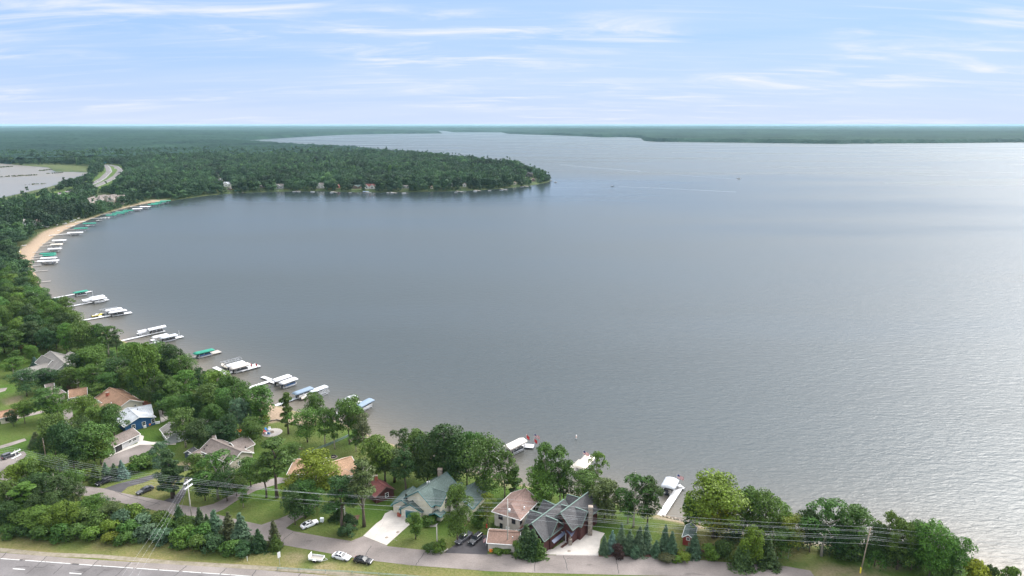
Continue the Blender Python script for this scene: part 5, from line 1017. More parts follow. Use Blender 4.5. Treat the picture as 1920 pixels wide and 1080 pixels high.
for px, sz, m, nm, l, c in (((272, 802), (.9, .5, .9), 'white_paint', 'air_conditioner', 'white air conditioner against the blue wall', 'air conditioner'), ((295, 794), (1.8, .8, .7), 'white_paint', 'deck_box', 'white storage box at the corner of the blue house', 'storage box'), ((713, 935), (.8, .6, 1.4), 'insulator', 'propane_locker', 'grey cabinet beside the dark red cabin', 'cabinet'), ((880, 973), (1.4, 1.2, 1.1), 'alu', 'air_conditioner', 'grey air conditioner by the east wall of the cream house', 'air conditioner'), ((975, 1035), (.7, .6, 1.2), 'orange', 'mailbox', 'orange brown mailbox in the mulch bed by the road', 'mailbox'), ((750, 968.5), (.35, .35, .6), 'red', 'planter', 'red and white planter between the garage doors', 'planter'), ((921, 1034), (.9, .6, .6), 'orange', 'flower_tub', 'orange flower tub before the low garage', 'planter'), ((955, 1027), (.6, .4, 1.0), 'canvas_silver', 'meter_box', 'pale blue grey meter box at the foot of the tall slim pole', 'meter box'), ((948, 1033), (.2, .2, 1.0), 'white_paint', 'bollard', 'white bollard in the flower bed before the low garage', 'bollard')):
    p = G(*px); b = MB(); b.box((0, 0, sz[2]*.45), (sz[0], sz[1], sz[2]*.9)); t = thing(nm, l, c, p, .4); part('casing', b, M[m], t); b = MB(); b.box((0, 0, sz[2]*.95), (sz[0]*1.06, sz[1]*1.06, sz[2]*.1)); part('lid', b, M[m], t)
M['mint'] = mat('mint_plastic', (.12, .62, .34), .5, var=.08)
p = G(257, 803); b = MB(); b.lathe([(0, .05), (.4, .16), (.42, .12), (0, 0)], 16); b.v = [(x*3.6, y*1.4, z) for x, y, z in b.v]; o = link('paddle_board', b.mesh('paddle_board', M['mint']), None, p, .4); tag(o, 'mint green paddle board lying on grass below the blue house', 'paddle board')
p = G(280.5, 798); b = MB(); b.lathe([(.02, .0), (.5, .2), (.6, .55), (.5, .9), (.02, 1.1)], 12); o = link('float_ring', b.mesh('float_ring', M['orange'], smooth=True), None, p); tag(o, 'orange inflatable float leaning on the blue house wall', 'float')
p = G(563, 841); t = thing('garden_statue', 'pale garden ornament on a round mulch spot in the lawn', 'ornament', p); b = MB(); b.lathe([(.0, .06), (.9, .05), (1., 0)], 14); part('bed', b, M['mulch'], t); b = MB(); b.lathe([(.25, .0), (.1, .2), (.1, .7), (.3, .8), (.02, .9)], 10); part('figure', b, M['pale_stone'], t)
def wall_strip(name, pts, h, w, m, label, cat):
    P = [GW(*q) for q in pts]; t = thing(name, label, cat, P[0]); o = P[0]
    for a, b in zip(P, P[1:]):
        k = MB(); k.bar(a-o+Vector((0, 0, h/2)), b-o+Vector((0, 0, h/2)), w, h); part('wall_section', k, m, t)
wall_strip('garden_fence', [(560, 860), (600, 842), (640, 825), (655, 818)], .9, .06, M['barrier'], 'low green wire fence between the two lawns by the shore', 'fence')
wall_strip('retaining_wall', [(495, 792), (520, 788), (545, 795), (580, 802)], .5, .3, M['stone'], 'low stone edge between the sandy beach and the lawn', 'retaining wall')
wall_strip('curb', [(797, 1033), (812, 1034), (833, 1034.5), (840, 1030)], .25, .2, M['concrete'], 'pale kerb round the bed at the corner of the parking pad', 'kerb')
wall_strip('board_walk', [(420, 795), (445, 783), (462, 776)], .25, 1.2, M['concrete'], 'thin pale walk crossing the dark lawn toward the small beach', 'walk')
# things on the sand
for i, (x, y) in enumerate([(415, 350), (425, 347), (540, 325), (630, 313), (640, 305), (700, 285), (715, 280), (735, 268), (745, 266), (790, 247), (845, 240), (855, 238), (150, 565), (90, 640), (100, 632), (920, 212)]):
    p = GW(*Bz(x, y)); c = i in (13, 14); o = copy_tree(BOATS['ry' if c else 'rw'], (p.x, p.y, p.z), RNG.uniform(0, 3), ORD[i]+' small boat drawn up on the sandy beach, counted from the near end' if 0 else 'small boat drawn up on the sand, '+ORD[i]+' in the row along the beach', 'small boats drawn up on the beach'); o.scale = (.8, .8, .7)
# ------------------------------------------------------------------ trees
def leafmesh(name, C, Nn, size, seed, mat_, quad=True):
    r = np.random.default_rng(seed); n = len(C); Nn = Nn/np.maximum(np.linalg.norm(Nn, axis=1, keepdims=True), 1e-6)
    a = np.cross(Nn, r.normal(size=(n, 3))); a /= np.maximum(np.linalg.norm(a, axis=1, keepdims=True), 1e-6); b = np.cross(Nn, a)
    s = (size*r.uniform(.6, 1.35, n))[:, None]; k = r.uniform(.55, .9, n)[:, None]
    V = np.stack([C-a*s*.5, C-b*s*k*.45+a*s*.05, C+a*s*.55+Nn*s*-.12, C+b*s*k*.45], 1).reshape(-1, 3)
    me = bpy.data.meshes.new(name); me.vertices.add(4*n); me.vertices.foreach_set('co', V.astype(np.float32).ravel()); me.loops.add(4*n); me.loops.foreach_set('vertex_index', np.arange(4*n, dtype=np.int32)); me.polygons.add(n); me.polygons.foreach_set('loop_start', np.arange(0, 4*n, 4, dtype=np.int32)); me.update(calc_edges=True)
    t = me.attributes.new('tint', 'FLOAT', 'FACE'); t.data.foreach_set('value', np.clip(r.normal(1, .22, n), .5, 1.6).astype(np.float32)); me.materials.append(mat_); return me
SHAPES = dict(r=(.10, 1.0, 9.5, 13.5, 26), o=(.07, .9, 8, 15, 26), s=(.26, 1.15, 12, 12, 20), c=(.05, .8, 4.6, 14, 18), v=(.16, 1., 8.5, 14, 17), b=(.0, 1.3, 5.0, 3.6, 12), w=(.15, 1., 8.5, 11, 18))
def lobes(kind, seed):
    z0, flat, w, h, n = SHAPES[kind]; r = np.random.default_rng(seed); out = []
    for i in range(n):
        t = (i+.5)/n; z = z0+(1-z0)*(.12+.80*t**.9); u = (z-z0)/(1-z0)
        prof = {'c': min(1, 1.25-u), 's': .55+.6*u if u < .7 else 1.15-(u-.7)*1.6, 'b': math.sqrt(max(0, 1-u*u*.9))}.get(kind, math.sin(math.pi*min(1, .16+.84*(1-u)**.85))**.7 if u > .35 else .72+.45*u)
        if u > .78: prof *= .6
        a = i*2.4+r.uniform(-.5, .5); rr = w/2*prof*(r.uniform(.45, .86) if i % 4 else r.uniform(0, .3))
        R = w*(r.choice([.10, .13, .16, .19, .23]) if u < .75 else r.uniform(.15, .2))*r.uniform(.9, 1.1)*(1.15 if kind in 'rob' else .95); out.append((rr*math.cos(a), rr*math.sin(a), h*z-R*.3*(u > .8), R))
    return np.array(out)
def crown(kind, seed, nl, size, mat_, name='crown'):
    r = np.random.default_rng(seed+100); Lb = lobes(kind, seed); wgt = Lb[:, 3]**2; idx = r.choice(len(Lb), nl, p=wgt/wgt.sum()); D = r.normal(size=(nl, 3)); D[:, 2] = np.abs(D[:, 2])*np.where(r.random(nl) < .74, 1, -.8); D /= np.linalg.norm(D, axis=1, keepdims=True)
    # clumps: leaves gather round sub-lobe points so the surface is knobbly with gaps
    sub = r.normal(size=(len(Lb), 9, 3)); sub[:, :, 2] = np.abs(sub[:, :, 2])*.9-.15; sub /= np.linalg.norm(sub, axis=2, keepdims=True)
    q = sub[idx, r.integers(0, 9, nl)]; D2 = D*.62+q*.85; D2 /= np.linalg.norm(D2, axis=1, keepdims=True)
    f = r.uniform(.5, 1.08, nl)**.6; C = Lb[idx, :3]+D2*(Lb[idx, 3]*f)[:, None]*np.array([1.12, 1.12, .85])
    if kind == 'w': C[:, 2] -= r.random(nl)**2*2.2
    C[:, 2] = np.maximum(C[:, 2], .15)
    return leafmesh(name, C, D2+r.normal(size=(nl, 3))*.55+np.array([0, 0, .25]), size, seed, mat_), Lb
def trunk_mesh(kind, seed, bark, Lb=None, H=None):
    r = random.Random(seed); b = MB(); h = H or SHAPES[kind][3]; w = .0135*h+.05; pts = [Vector((0, 0, -.4))]; k = 5
    for i in range(1, k+1): pts.append(Vector((r.uniform(-.2, .2)*i*.5, r.uniform(-.2, .2)*i*.5, h*.72*i/k)))
    b.tube(pts, [w*1.25]+[w*(1-.7*i/k) for i in range(1, k+1)], 7)
    if Lb is not None:
        for l in Lb[::2]:
            e = Vector(l[:3]); z = max(.15*h, e.z-1.2-.35*math.hypot(e.x, e.y)); s = Vector((pts[2].x*.5, pts[2].y*.5, z)); m_ = s.lerp(e, .55)+Vector((0, 0, .4)); b.tube([s, m_, e], [w*.45, w*.3, w*.12], 5)
    return b.mesh('trunk', M[bark], smooth=True)
def spruce(seed, nl, size, H=10., W=4.6, mat_=None):
    r = np.random.default_rng(seed); t = r.random(nl)**.62; z = H*(1-t)*.97+.15; nb = 9; ti = np.floor(t*11).astype(int); bi = r.integers(0, nb, nl); bl = r.uniform(.6, 1.3, (12, nb))[ti, bi]; tier = (ti+.5)/11+r.normal(0, .028, nl)+r.uniform(-.03, .03, (12, nb))[ti, bi]; z = H*(1-np.clip(tier, 0, 1.0))*.97+.15; a = (bi+(ti*.37 % 1))*6.2832/nb+r.normal(0, .17, nl); rad = W/2*(.07+.93*t)*r.uniform(.1, 1.05, nl)**.7*bl; z -= rad*.28*r.uniform(.7, 1.2, nl)
    C = np.stack([rad*np.cos(a), rad*np.sin(a), np.maximum(z, .1)], 1); N_ = np.stack([np.cos(a)*.5, np.sin(a)*.5, np.full(nl, .9)], 1)+r.normal(size=(nl, 3))*.35; return leafmesh('crown', C, N_, size, seed, mat_ or M['leaf'])
def pine(seed, nl, size, mat_=None, H=17., W=8., lo=.38):
    r = np.random.default_rng(seed); n = 17; t = np.sort(r.random(n)); zc = H*(lo+(1-lo)*(.05+.93*t)); a = np.arange(n)*2.4+r.uniform(-.6, .6, n); rr = W/2*(1.02-.85*t)*r.uniform(.35, .95, n); R = W*r.uniform(.13, .22, n)*(1.15-.5*t); Lb = np.stack([rr*np.cos(a), rr*np.sin(a), zc, R], 1)
    i = r.choice(n, nl, p=R**2/(R**2).sum()); D = r.normal(size=(nl, 3)); D /= np.linalg.norm(D, axis=1, keepdims=True); C = Lb[i, :3]+D*(R[i]*r.uniform(.4, 1.1, nl))[:, None]*np.array([1.25, 1.25, .5]); return leafmesh('crown', C, D+r.normal(size=(nl, 3))*.5+np.array([0, 0, .5]), size, seed, mat_ or M['leaf']), Lb
PROTO = {}
def ext(me):
    v = np.empty(len(me.vertices)*3, np.float32); me.vertices.foreach_get('co', v); v = v.reshape(-1, 3); r = np.hypot(v[:, 0], v[:, 1]); return 2*float(np.percentile(r, 97)), float(np.percentile(v[:, 2], 99.5))
def tree_protos():
    for k, names in dict(r=5, o=4, s=2, c=2, v=3, w=1).items():
        for i in range(names):
            me, Lb = crown(k, 31*i+ord(k), (7400, 5600)[i % 2] if k != 'v' else 3700, .42, M['leaf']); PROTO.setdefault(k, []).append((me, trunk_mesh(k, i, 'bark' if k != 'v' else 'bark_pale', Lb), *ext(me)))
    for i in range(3): me, Lb = crown('b', 400+i, 1900, .40, M['leaf']); PROTO.setdefault('b', []).append((me, trunk_mesh('b', i, 'bark', Lb, 2.5), *ext(me)))
    for i in range(3): PROTO.setdefault('n', []).append((spruce(70+i, 4200, .42), trunk_mesh('c', i, 'bark', None, 9), 4.3, 10.))
    for i in range(2): PROTO.setdefault('j', []).append((spruce(170+i, 3600, .5, 8, 6.), trunk_mesh('c', i, 'bark', None, 7), 5.6, 8.))
    for i in range(3): me, Lb = pine(90+i, 4200, .46); PROTO.setdefault('p', []).append((me, trunk_mesh('v', i, 'bark', Lb, 21.), *ext(me)))
    b = MB(); r = random.Random(4)
    for i in range(15):
        a = r.uniform(0, 6.28); e = r.uniform(1.6, 4.2); z = r.uniform(3.5, 7.5); s = Vector((0, 0, z-1.5)); m_ = Vector((e*.5*math.cos(a), e*.5*math.sin(a), z+.4)); t = Vector((e*math.cos(a+.2), e*math.sin(a+.2), z+r.uniform(.3, 2))); b.tube([s, m_, t], [.07, .05, .02], 5)
        for q in range(3): f = m_.lerp(t, q/3); b.tube([f, f+Vector((r.uniform(-1, 1), r.uniform(-1, 1), r.uniform(.2, 1.1)))], [.035, .015], 4)
    PROTO['x'] = b.mesh('dead_branches', M['deadwood'])
tree_protos()
TC = dict(d=(.027, .058, .016), m=(.046, .094, .019), g=(.060, .120, .020), y=(.092, .132, .016), Y=(.120, .155, .016), o=(.046, .074, .026), s=(.058, .105, .070), u=(.085, .150, .150), e=(.032, .066, .026), k=(.030, .016, .018), t=(.055, .068, .034))
CW = dict(d='dark green', m='green', g='fresh green', y='yellow green', Y='bright yellow green', o='olive', s='grey green', u='blue grey', e='deep green', k='dark purple', t='brownish')
KW = dict(r='round leafy tree', o='oval leafy tree', s='spreading tree', c='columnar tree', v='airy tree', w='drooping tree', b='shrub', n='spruce', j='bushy conifer', p='pine')
LM = [(a, W2([b])[0]) for a, b in (('blue house', (268, 790)), ('grey garage', (235, 835)), ('tan ranch house', (425, 850)), ('orange roofed house', (605, 880)), ('dark red cabin', (712, 925)), ('cream house', (800, 945)), ('tall cream house', (960, 975)), ('low cream garage', (940, 1015)), ('dark lodge', (1055, 985)), ('red boat shed', (1292, 1012)), ('western grey house', (90, 690)), ('dark gabled house', (45, 640)), ('rust roofed house', (235, 755)), ('cream cottage', (145, 745)), ('small grey house', (330, 815)), ('fire circle', (510, 811)), ('fire pit', (625, 857)), ('crossarm pole', (360, 974)), ('leaning brown pole', (1613, 1075)), ('tall slim pole', (952, 1031)), ('flagged bent dock', (960, 855)), ('dark grey dock', (1085, 880)), ('bent dock nearest the lodge', (1250, 955)), ('concrete driveway', (715, 1000)), ('parking pad', (870, 1020)), ('small sandy beach', (530, 775)), ('white sedan on the lawn', (580, 985)), ('green canopied short dock', (382, 662)), ('longest white dock', (135, 603)), ('single brown pole', (88, 869)), ('street light pole', (648, 988)), ('side street', (15, 865)), ('end of the frontage road', (1500, 1066)))]
TREES = []; TXY = []
def add_tree(x, y, z, w, h, kind, col, label=None, group=None, dead=False, rz=None, lean=0.):
    v = PROTO[kind]; me, tr, W0, H0 = v[len(TREES) % len(v)]; nm = {'b': 'shrub', 'n': 'spruce_tree', 'j': 'conifer_tree', 'p': 'pine_tree'}.get(kind, 'broadleaf_tree')
    r = link(nm, None, None, (x, y, z), RNG.uniform(0, 6.28) if rz is None else rz); r.scale = (w/W0, w/W0, h/H0); r['category'] = 'shrub' if kind == 'b' else 'tree'
    if lean: r.rotation_euler[1] = lean
    c = link('crown', me, r); k = RNG.uniform(.86, 1.16); c.color = (*[min(1, q*k*f) for q, f in zip(TC[col], (1.32, 1.26, 1.0))], 1); link('trunk', tr, r)
    if dead or (kind in 'rov' and RNG.random() < .12): link('dead_branches', PROTO['x'], r).scale = (W0/9., W0/9., H0/9.)
    TREES.append([r, kind, col, label, group]); TXY.append((x, y)); return r
# crown top (pixel), height m, crown width px, kind, colour[, own label]
T = [
 (1345, 897, 17, 112, 'r', 'y', 'huge rounded yellow green tree above the red boat shed'), (1350, 930, 12, 76, 'r', 'Y', 'bright yellow green lower tree in front of the huge one by the red shed'), (1405, 920, 14, 62, 'o', 'm'), (1440, 925, 15, 66, 'r', 'm'), (1465, 942, 12, 48, 'v', 'g'), (1482, 968, 10, 58, 'r', 'y', 'small yellowish tree at the foot of the shore trees by the bare slope'), (1552, 941, 15, 85, 'v', 'm'), (1607, 953, 14, 70, 'o', 'm'), (1526, 962, 11, 52, 's', 'd'), (1672, 962, 14, 46, 'v', 'g', 'thin topped airy tree just beyond the leaning brown pole'), (1695, 978, 13, 52, 'o', 'm'), (1722, 979, 13, 50, 'r', 'm'), (1757, 984, 14, 72, 'r', 'g'), (1790, 1006, 11, 62, 's', 'g'), (1650, 985, 11, 50, 'r', 'd'), (1580, 985, 9, 60, 'r', 'd'), (1470, 990, 8, 55, 'r', 'm'), (1730, 1010, 8, 60, 'b', 'm'), (1690, 1015, 7, 60, 'b', 'd'), (1780, 1040, 5, 40, 'b', 'd'), (1760, 1030, 7, 55, 'b', 'm'), (1640, 1020, 6, 45, 'b', 'm'), (1590, 1010, 6, 50, 'b', 'd'),
 (1835, 1054, 6, 54, 'b', 'Y', 'bright yellow green bush alone at the water edge in the lower corner'), (1864, 1064, 5, 26, 'b', 'd'), (1898, 1062, 5, 28, 'b', 'g', 'last small green bush at the corner of the shore'),
 (1396, 1011, 7.5, 44, 'j', 'o'), (1443, 1008, 7.5, 48, 'j', 'o'), (1333, 1024, 3.6, 32, 'b', 'g'), (1358, 1014, 5, 40, 'b', 'd'), (1412, 992, 10, 44, 'w', 'y', 'drooping yellow green tree behind the two olive conifers'), (1300, 935, 8, 36, 'b', 'm'), (1250, 1040, 1.8, 36, 'b', 't'), (1284, 1037, 2, 30, 'b', 'y', 'low pale ornamental shrub in the mulch at the road edge'), (1268, 1042, 1.5, 24, 'b', 'g'),
 (1134, 1004, 6, 21, 'n', 's'), (1149, 995, 7, 23, 'n', 'u', 'powder blue spruce beside the courtyard of the lodge'), (1160, 1023, 3.6, 24, 'b', 'k', 'round dark purple shrub in the mulch bed among spruces'), (1166, 980, 9, 24, 'n', 's'), (1182, 994, 7.5, 30, 'n', 's'), (1201, 988, 8.5, 32, 'n', 's'), (1214, 982, 9, 26, 'n', 's'), (1231, 1013, 5, 22, 'n', 's'), (1249, 984, 9.5, 28, 'n', 's'), (1261, 996, 8, 26, 'n', 's'), (1304, 1000, 7.5, 30, 'n', 's'), (1190, 1025, 3, 22, 'b', 's'),
 (757, 806, 12, 46, 'v', 'd'), (783, 810, 15, 60, 'o', 'm'), (836, 800, 19, 100, 'r', 'd', 'massive dark green tree on the shore behind the cream house'), (874, 811, 17, 62, 's', 'm'), (852, 828, 15, 78, 'r', 'd'), (800, 835, 13, 70, 'r', 'd'), (907, 824, 19, 86, 'r', 'm', 'towering green tree at the shore beside the flagged bent dock'), (946, 845, 15, 50, 'v', 'm'), (965, 879, 9, 30, 'c', 'm'), (1022, 834, 20, 66, 'v', 'm', 'tall airy tree with thin trunks between the two flagged docks'), (1052, 838, 19, 46, 'v', 'm'), (1058, 868, 13, 50, 'v', 'd'), (1010, 879, 12.5, 78, 'r', 'g', 'bright round tree overhanging the roof of the tall cream house'), (1116, 856, 14, 40, 'v', 'g', 'leaning airy tree in front of the long cream canopy'), (1098, 886, 12, 58, 'r', 'm'), (1136, 902, 14, 66, 'w', 'o', 'olive feathery tree between the lodge and the shore'), (1192, 893, 15, 66, 'v', 'm'), (1218, 899, 14, 50, 'o', 'd'), (1180, 925, 9, 45, 'v', 'd'),
 (987, 984, 10, 38, 'n', 'e'), (1000, 993, 8.5, 32, 'n', 'e'), (1011, 1010, 6, 26, 'n', 'm'), (974, 1017, 3.6, 28, 'b', 'g'), (856, 913, 16, 56, 'o', 'm', 'tall leafy tree standing in front of the cream house wings'), (913, 926, 10, 38, 'v', 'y', 'slim yellow green tree between the cream house and the tall house'), (778, 962, 7.5, 34, 'o', 'g', 'small lawn tree at the edge of the concrete driveway'), (803, 968, 2.2, 36, 'b', 'm'), (826, 1015, 3., 24, 'b', 'g'), (805, 1020, 2.4, 26, 'b', 'm'), (935, 1027, 1.2, 26, 'b', 'g'), (951, 1029, 1.1, 18, 'b', 'g'), (931, 982, 1.6, 26, 'b', 'm'), (897, 955, 5, 30, 'b', 'm'),
 (589, 851, 16, 84, 'r', 'Y', 'glowing yellow green tree hiding the middle of the orange roof'), (548, 893, 11, 44, 'r', 'y', 'smaller bright yellow green tree in front of the orange roof'), (568, 903, 11, 70, 'o', 'm'), (548, 915, 11, 50, 's', 'd'), (676, 866, 19, 70, 'p', 'o', 'tall thin topped pine with a bare reddish trunk by the driveway lawn', 1), (636, 898, 15, 70, 'p', 'd'), (634, 938, 5.5, 36, 'j', 'd'), (702, 820, 16, 68, 'r', 'g'), (737, 846, 17, 52, 'p', 'o'), (757, 837, 17, 52, 'p', 'd'), (720, 850, 14, 44, 'p', 'o'), (510, 826, 18, 70, 'p', 'm', 'tall double trunked pine on the lawn before the orange roofed house'), (492, 850, 14, 50, 'p', 'm'), (545, 832, 9, 38, 'r', 'm'), (466, 861, 9, 52, 'r', 'm'), (440, 890, 7, 40, 'r', 'm'), (400, 853, 14, 74, 'v', 'm', 'broad tree with pale dead branches in front of the tan ranch house', 1), (363, 852, 12, 46, 'o', 'm'), (420, 880, 10, 50, 'r', 'd', None, 1), (379, 885, 9, 46, 'r', 'd'), (453, 916, 6, 26, 'v', 'm'), (297, 832, 15, 44, 'v', 's'), (312, 845, 15, 40, 'c', 'e', 'dense dark evergreen between the two black driveways'), (318, 870, 10, 38, 'c', 'd'), (655, 965, 4, 26, 'b', 'e'), (650, 985, 3, 34, 'b', 'e'),
 (535, 738, 15, 26, 'c', 'm', 'slim upright tree standing on the small sandy beach'), (588, 740, 12, 42, 's', 'm', 'flat topped pine like tree by the water beside the small beach'), (572, 770, 11.5, 56, 'r', 'g', 'neat round tree on the lawn next to the fire circle'), (605, 766, 13, 38, 'v', 'm'), (650, 750, 16, 62, 's', 'm'), (623, 768, 14, 38, 'v', 'm', 'tree with a pale leaning trunk on the shore lawn'), (668, 762, 12, 36, 'v', 'm'), (679, 778, 13, 52, 'v', 't', 'airy brownish green tree at the terraced rocks by the shore'), (665, 805, 8, 30, 'v', 'm'), (485, 726, 16, 56, 'o', 'm'), (452, 720, 16, 44, 'r', 'm'), (422, 707, 15, 48, 'r', 'm'), (445, 748, 13, 38, 'v', 's', None, 1), (425, 798, 11, 44, 'o', 'e'), (468, 786, 10, 44, 'r', 'm'), (402, 790, 11, 40, 'o', 'e'), (497, 776, 3.5, 16, 'b', 'Y', 'small bright yellow shrub at the edge of the sandy beach'), (380, 800, 8, 40, 'r', 'e'),
 (267, 648, 24, 62, 's', 'g', 'very tall pale tree with a long bare trunk near the western shore'), (245, 646, 16, 60, 'r', 'm'), (290, 646, 18, 56, 'r', 'm'), (316, 648, 18, 54, 'r', 'd'), (343, 668, 16, 44, 'r', 'm'), (303, 662, 15, 55, 'r', 'd'), (165, 652, 14, 62, 's', 'g'), (213, 616, 15, 26, 'p', 'e', 'dark ragged pine jutting over the water by the fourth long dock'), (197, 614, 14, 46, 'v', 'm'), (150, 603, 17, 50, 'r', 'm'), (178, 610, 14, 44, 'r', 'm'), (121, 558, 16, 34, 'o', 'm', 'upright tree leaning out to the water between two white docks'), (135, 585, 14, 40, 'r', 'm'), (300, 703, 14, 42, 'r', 'm'), (370, 690, 12, 32, 'v', 'd'), (345, 697, 13, 46, 'v', 'g'), (400, 697, 14, 50, 'r', 'g'), (425, 712, 13, 42, 'r', 'm'), (388, 722, 14, 62, 'r', 'm'), (412, 730, 13, 45, 'r', 'm'), (165, 687, 12, 52, 'r', 'g'), (188, 682, 12, 40, 'v', 'm'), (200, 700, 11, 40, 'r', 'm'), (80, 693, 11, 50, 'r', 'e'), (42, 694, 11, 46, 'r', 'e'), (108, 697, 12, 44, 'r', 'm'), (20, 672, 8, 38, 'v', 'g'), (28, 658, 8, 24, 'c', 'm'), (64, 669, 7, 13, 'n', 'u', 'little blue spruce on the lawn before the western grey house'), (55, 648, 8, 26, 'r', 'g'), (88, 730, 12, 62, 'v', 'm'), (103, 742, 11, 40, 'v', 'g'), (40, 755, 8, 38, 's', 'g'), (20, 770, 6, 20, 'r', 'e'), (152, 745, 12, 52, 'r', 'g'), (207, 760, 12, 56, 'r', 'm'), (178, 765, 10, 44, 'r', 'g'), (92, 782, 14, 62, 'r', 'm'), (112, 795, 15, 50, 'r', 'd'), (152, 785, 14, 44, 'r', 'd'), (168, 798, 14, 80, 'r', 'm', 'massive leafy tree beside the grey garage'), (128, 810, 14, 54, 'r', 'd'), (183, 822, 9, 48, 'r', 'g'), (66, 810, 6, 26, 'n', 't'), (75, 822, 7, 36, 'r', 'd'), (340, 768, 17, 56, 'v', 'm', 'tall straight trunked tree between the small grey house and the tan house'), (366, 790, 12, 46, 'r', 'd'), (450, 752, 12, 34, 'v', 's'), (412, 792, 10, 42, 'r', 'e'), (428, 778, 10, 30, 'r', 'e'), (295, 708, 13, 46, 'r', 'd'), (320, 715, 12, 42, 'o', 'm'), (275, 715, 12, 44, 'r', 'd'), (350, 740, 11, 44, 'r', 'm'), (318, 745, 9, 40, 'r', 'm'), (300, 735, 9, 36, 'r', 'd'), (375, 755, 10, 42, 'r', 'd'), (255, 700, 12, 40, 'r', 'd'), (235, 690, 12, 46, 'r', 'm'), (215, 672, 13, 50, 'r', 'd'), (185, 720, 10, 34, 'v', 'm'), (130, 690, 10, 36, 'r', 'm'), (140, 665, 12, 46, 'r', 'd'), (395, 760, 11, 44, 'r', 'm'), (420, 745, 11, 40, 'r', 'm'),
 (262, 856, 4.2, 40, 'b', 'm'), (249, 868, 3, 24, 'b', 'g'), (285, 862, 2.6, 30, 'b', 'm'), (226, 863, 7, 20, 'n', 'u'), (212, 869, 6, 20, 'n', 's'), (196, 867, 6, 18, 'n', 's'), (176, 866, 8, 22, 'n', 'm'), (150, 881, 3.5, 30, 'b', 'g'), (165, 880, 3, 22, 'b', 'y'), (272, 850, 3.4, 34, 'b', 'm'),
 (50, 862, 11, 62, 'r', 'g'), (28, 872, 10, 46, 'r', 'y'), (84, 858, 11, 60, 's', 'm'), (112, 872, 8, 34, 'v', 's', 'half dead tree with pale bare branches beside the single brown pole', 1), (128, 884, 9, 50, 'r', 'm'), (100, 895, 10, 62, 'r', 'd', None, 1), (70, 890, 10, 55, 'r', 'd'), (146, 905, 8, 30, 'v', 'o', 'twisted pale limbed tree at the end of the hedge by the road', 1), (10, 905, 10, 50, 'r', 'm'), (40, 908, 10, 48, 'c', 'g'), (112, 944, 8, 58, 'r', 'y', 'bright green round tree in the roadside hedge'), (75, 952, 6.5, 62, 'r', 'g'), (10, 945, 7, 44, 'r', 'd'), (35, 960, 5, 40, 'b', 'm'), (95, 925, 8, 44, 'r', 'd'), (62, 930, 8, 40, 'r', 'd'),
 (175, 930, 6, 46, 'r', 'g'), (206, 945, 5.5, 40, 'r', 'o'), (250, 950, 5, 42, 'b', 'g'), (228, 958, 5, 42, 'b', 's'), (150, 955, 5, 44, 'b', 'm'), (180, 965, 4.5, 44, 'b', 'm'), (205, 975, 4.2, 42, 'b', 'y'), (240, 978, 4.5, 40, 'b', 'm'), (270, 965, 4.5, 38, 'b', 's'), (295, 962, 4.5, 40, 'b', 'm'), (310, 975, 4.2, 36, 'b', 'm'), (270, 985, 4, 40, 'b', 's'), (170, 990, 3.6, 40, 'b', 'g'), (140, 985, 4, 40, 'b', 'm'), (300, 992, 4, 40, 'b', 's'), (350, 972, 5, 44, 'b', 'm'), (340, 990, 4.5, 44, 'b', 'g'), (375, 985, 5, 44, 'b', 'm'), (370, 1005, 4, 40, 'b', 'm'), (400, 1005, 4, 44, 'b', 'e'), (430, 1015, 3.4, 38, 'b', 'm'), (455, 1018, 3.2, 34, 'b', 'e'), (235, 998, 3, 40, 'b', 'm'), (335, 1008, 3, 34, 'b', 'g'), (205, 1000, 2.6, 36, 'b', 'y'), (110, 985, 4, 40, 'b', 'm'), (75, 985, 4, 40, 'b', 'm'), (45, 985, 3.4, 36, 'b', 'd'), (15, 985, 3, 40, 'b', 'm'),
 (332, 946, 7, 24, 'n', 'e'), (311, 960, 5, 18, 'n', 'e'), (372, 952, 9, 26, 'n', 'e'), (386, 964, 6, 18, 'n', 'e'), (400, 956, 9, 30, 'n', 's'), (426, 960, 9, 32, 'n', 't'), (448, 962, 10, 36, 'n', 's'), (483, 992, 7, 26, 'n', 'e'), (472, 1006, 4, 20, 'n', 'e'), (511, 974, 9, 24, 'n', 't', 'thin scraggly spruce at the end of the roadside hedge'), (515, 1002, 5, 22, 'n', 'm')]
KEEP = [[(58, 490), (70, 520), (78, 545), (104, 560), (128, 574), (142, 598), (156, 606), (190, 612), (232, 636), (260, 642), (345, 655), (372, 690), (430, 705), (700, 700), (2000, 700), (2000, 366), (1040, 340), (1000, 350), (850, 359.5), (600, 359.5), (520, 360), (450, 362), (400, 366), (330, 377), (300, 380), (200, 405), (120, 432)],
 [(33, 476), (54, 459), (83, 436), (126, 421), (179, 406), (231, 390), (285, 377), (316, 377), (200, 405), (100, 445), (60, 500)],
 [(172, 346), (185, 332), (198, 322), (196, 309), (232, 311), (231, 322), (218, 338), (203, 347), (185, 350)], [(98, 366), (112, 356), (128, 357), (126, 364), (108, 371)], [(62, 378), (64, 371), (82, 367), (80, 374)], [(16, 386), (18, 382), (34, 378), (34, 385)],
 [(-60, 385), (0, 371), (7, 369), (25, 366), (43, 361), (67, 360), (78, 352), (100, 352), (115, 339), (127, 337), (150, 332), (170, 323), (150, 312), (100, 312), (0, 306), (-60, 304)], [(157, 376), (158, 371), (178, 363), (200, 362), (233, 365), (220, 369), (190, 372), (175, 378)], [(60, 416), (62, 411), (74, 409), (76, 413)], [(41, 424), (41, 415), (46, 414), (47, 424)]]
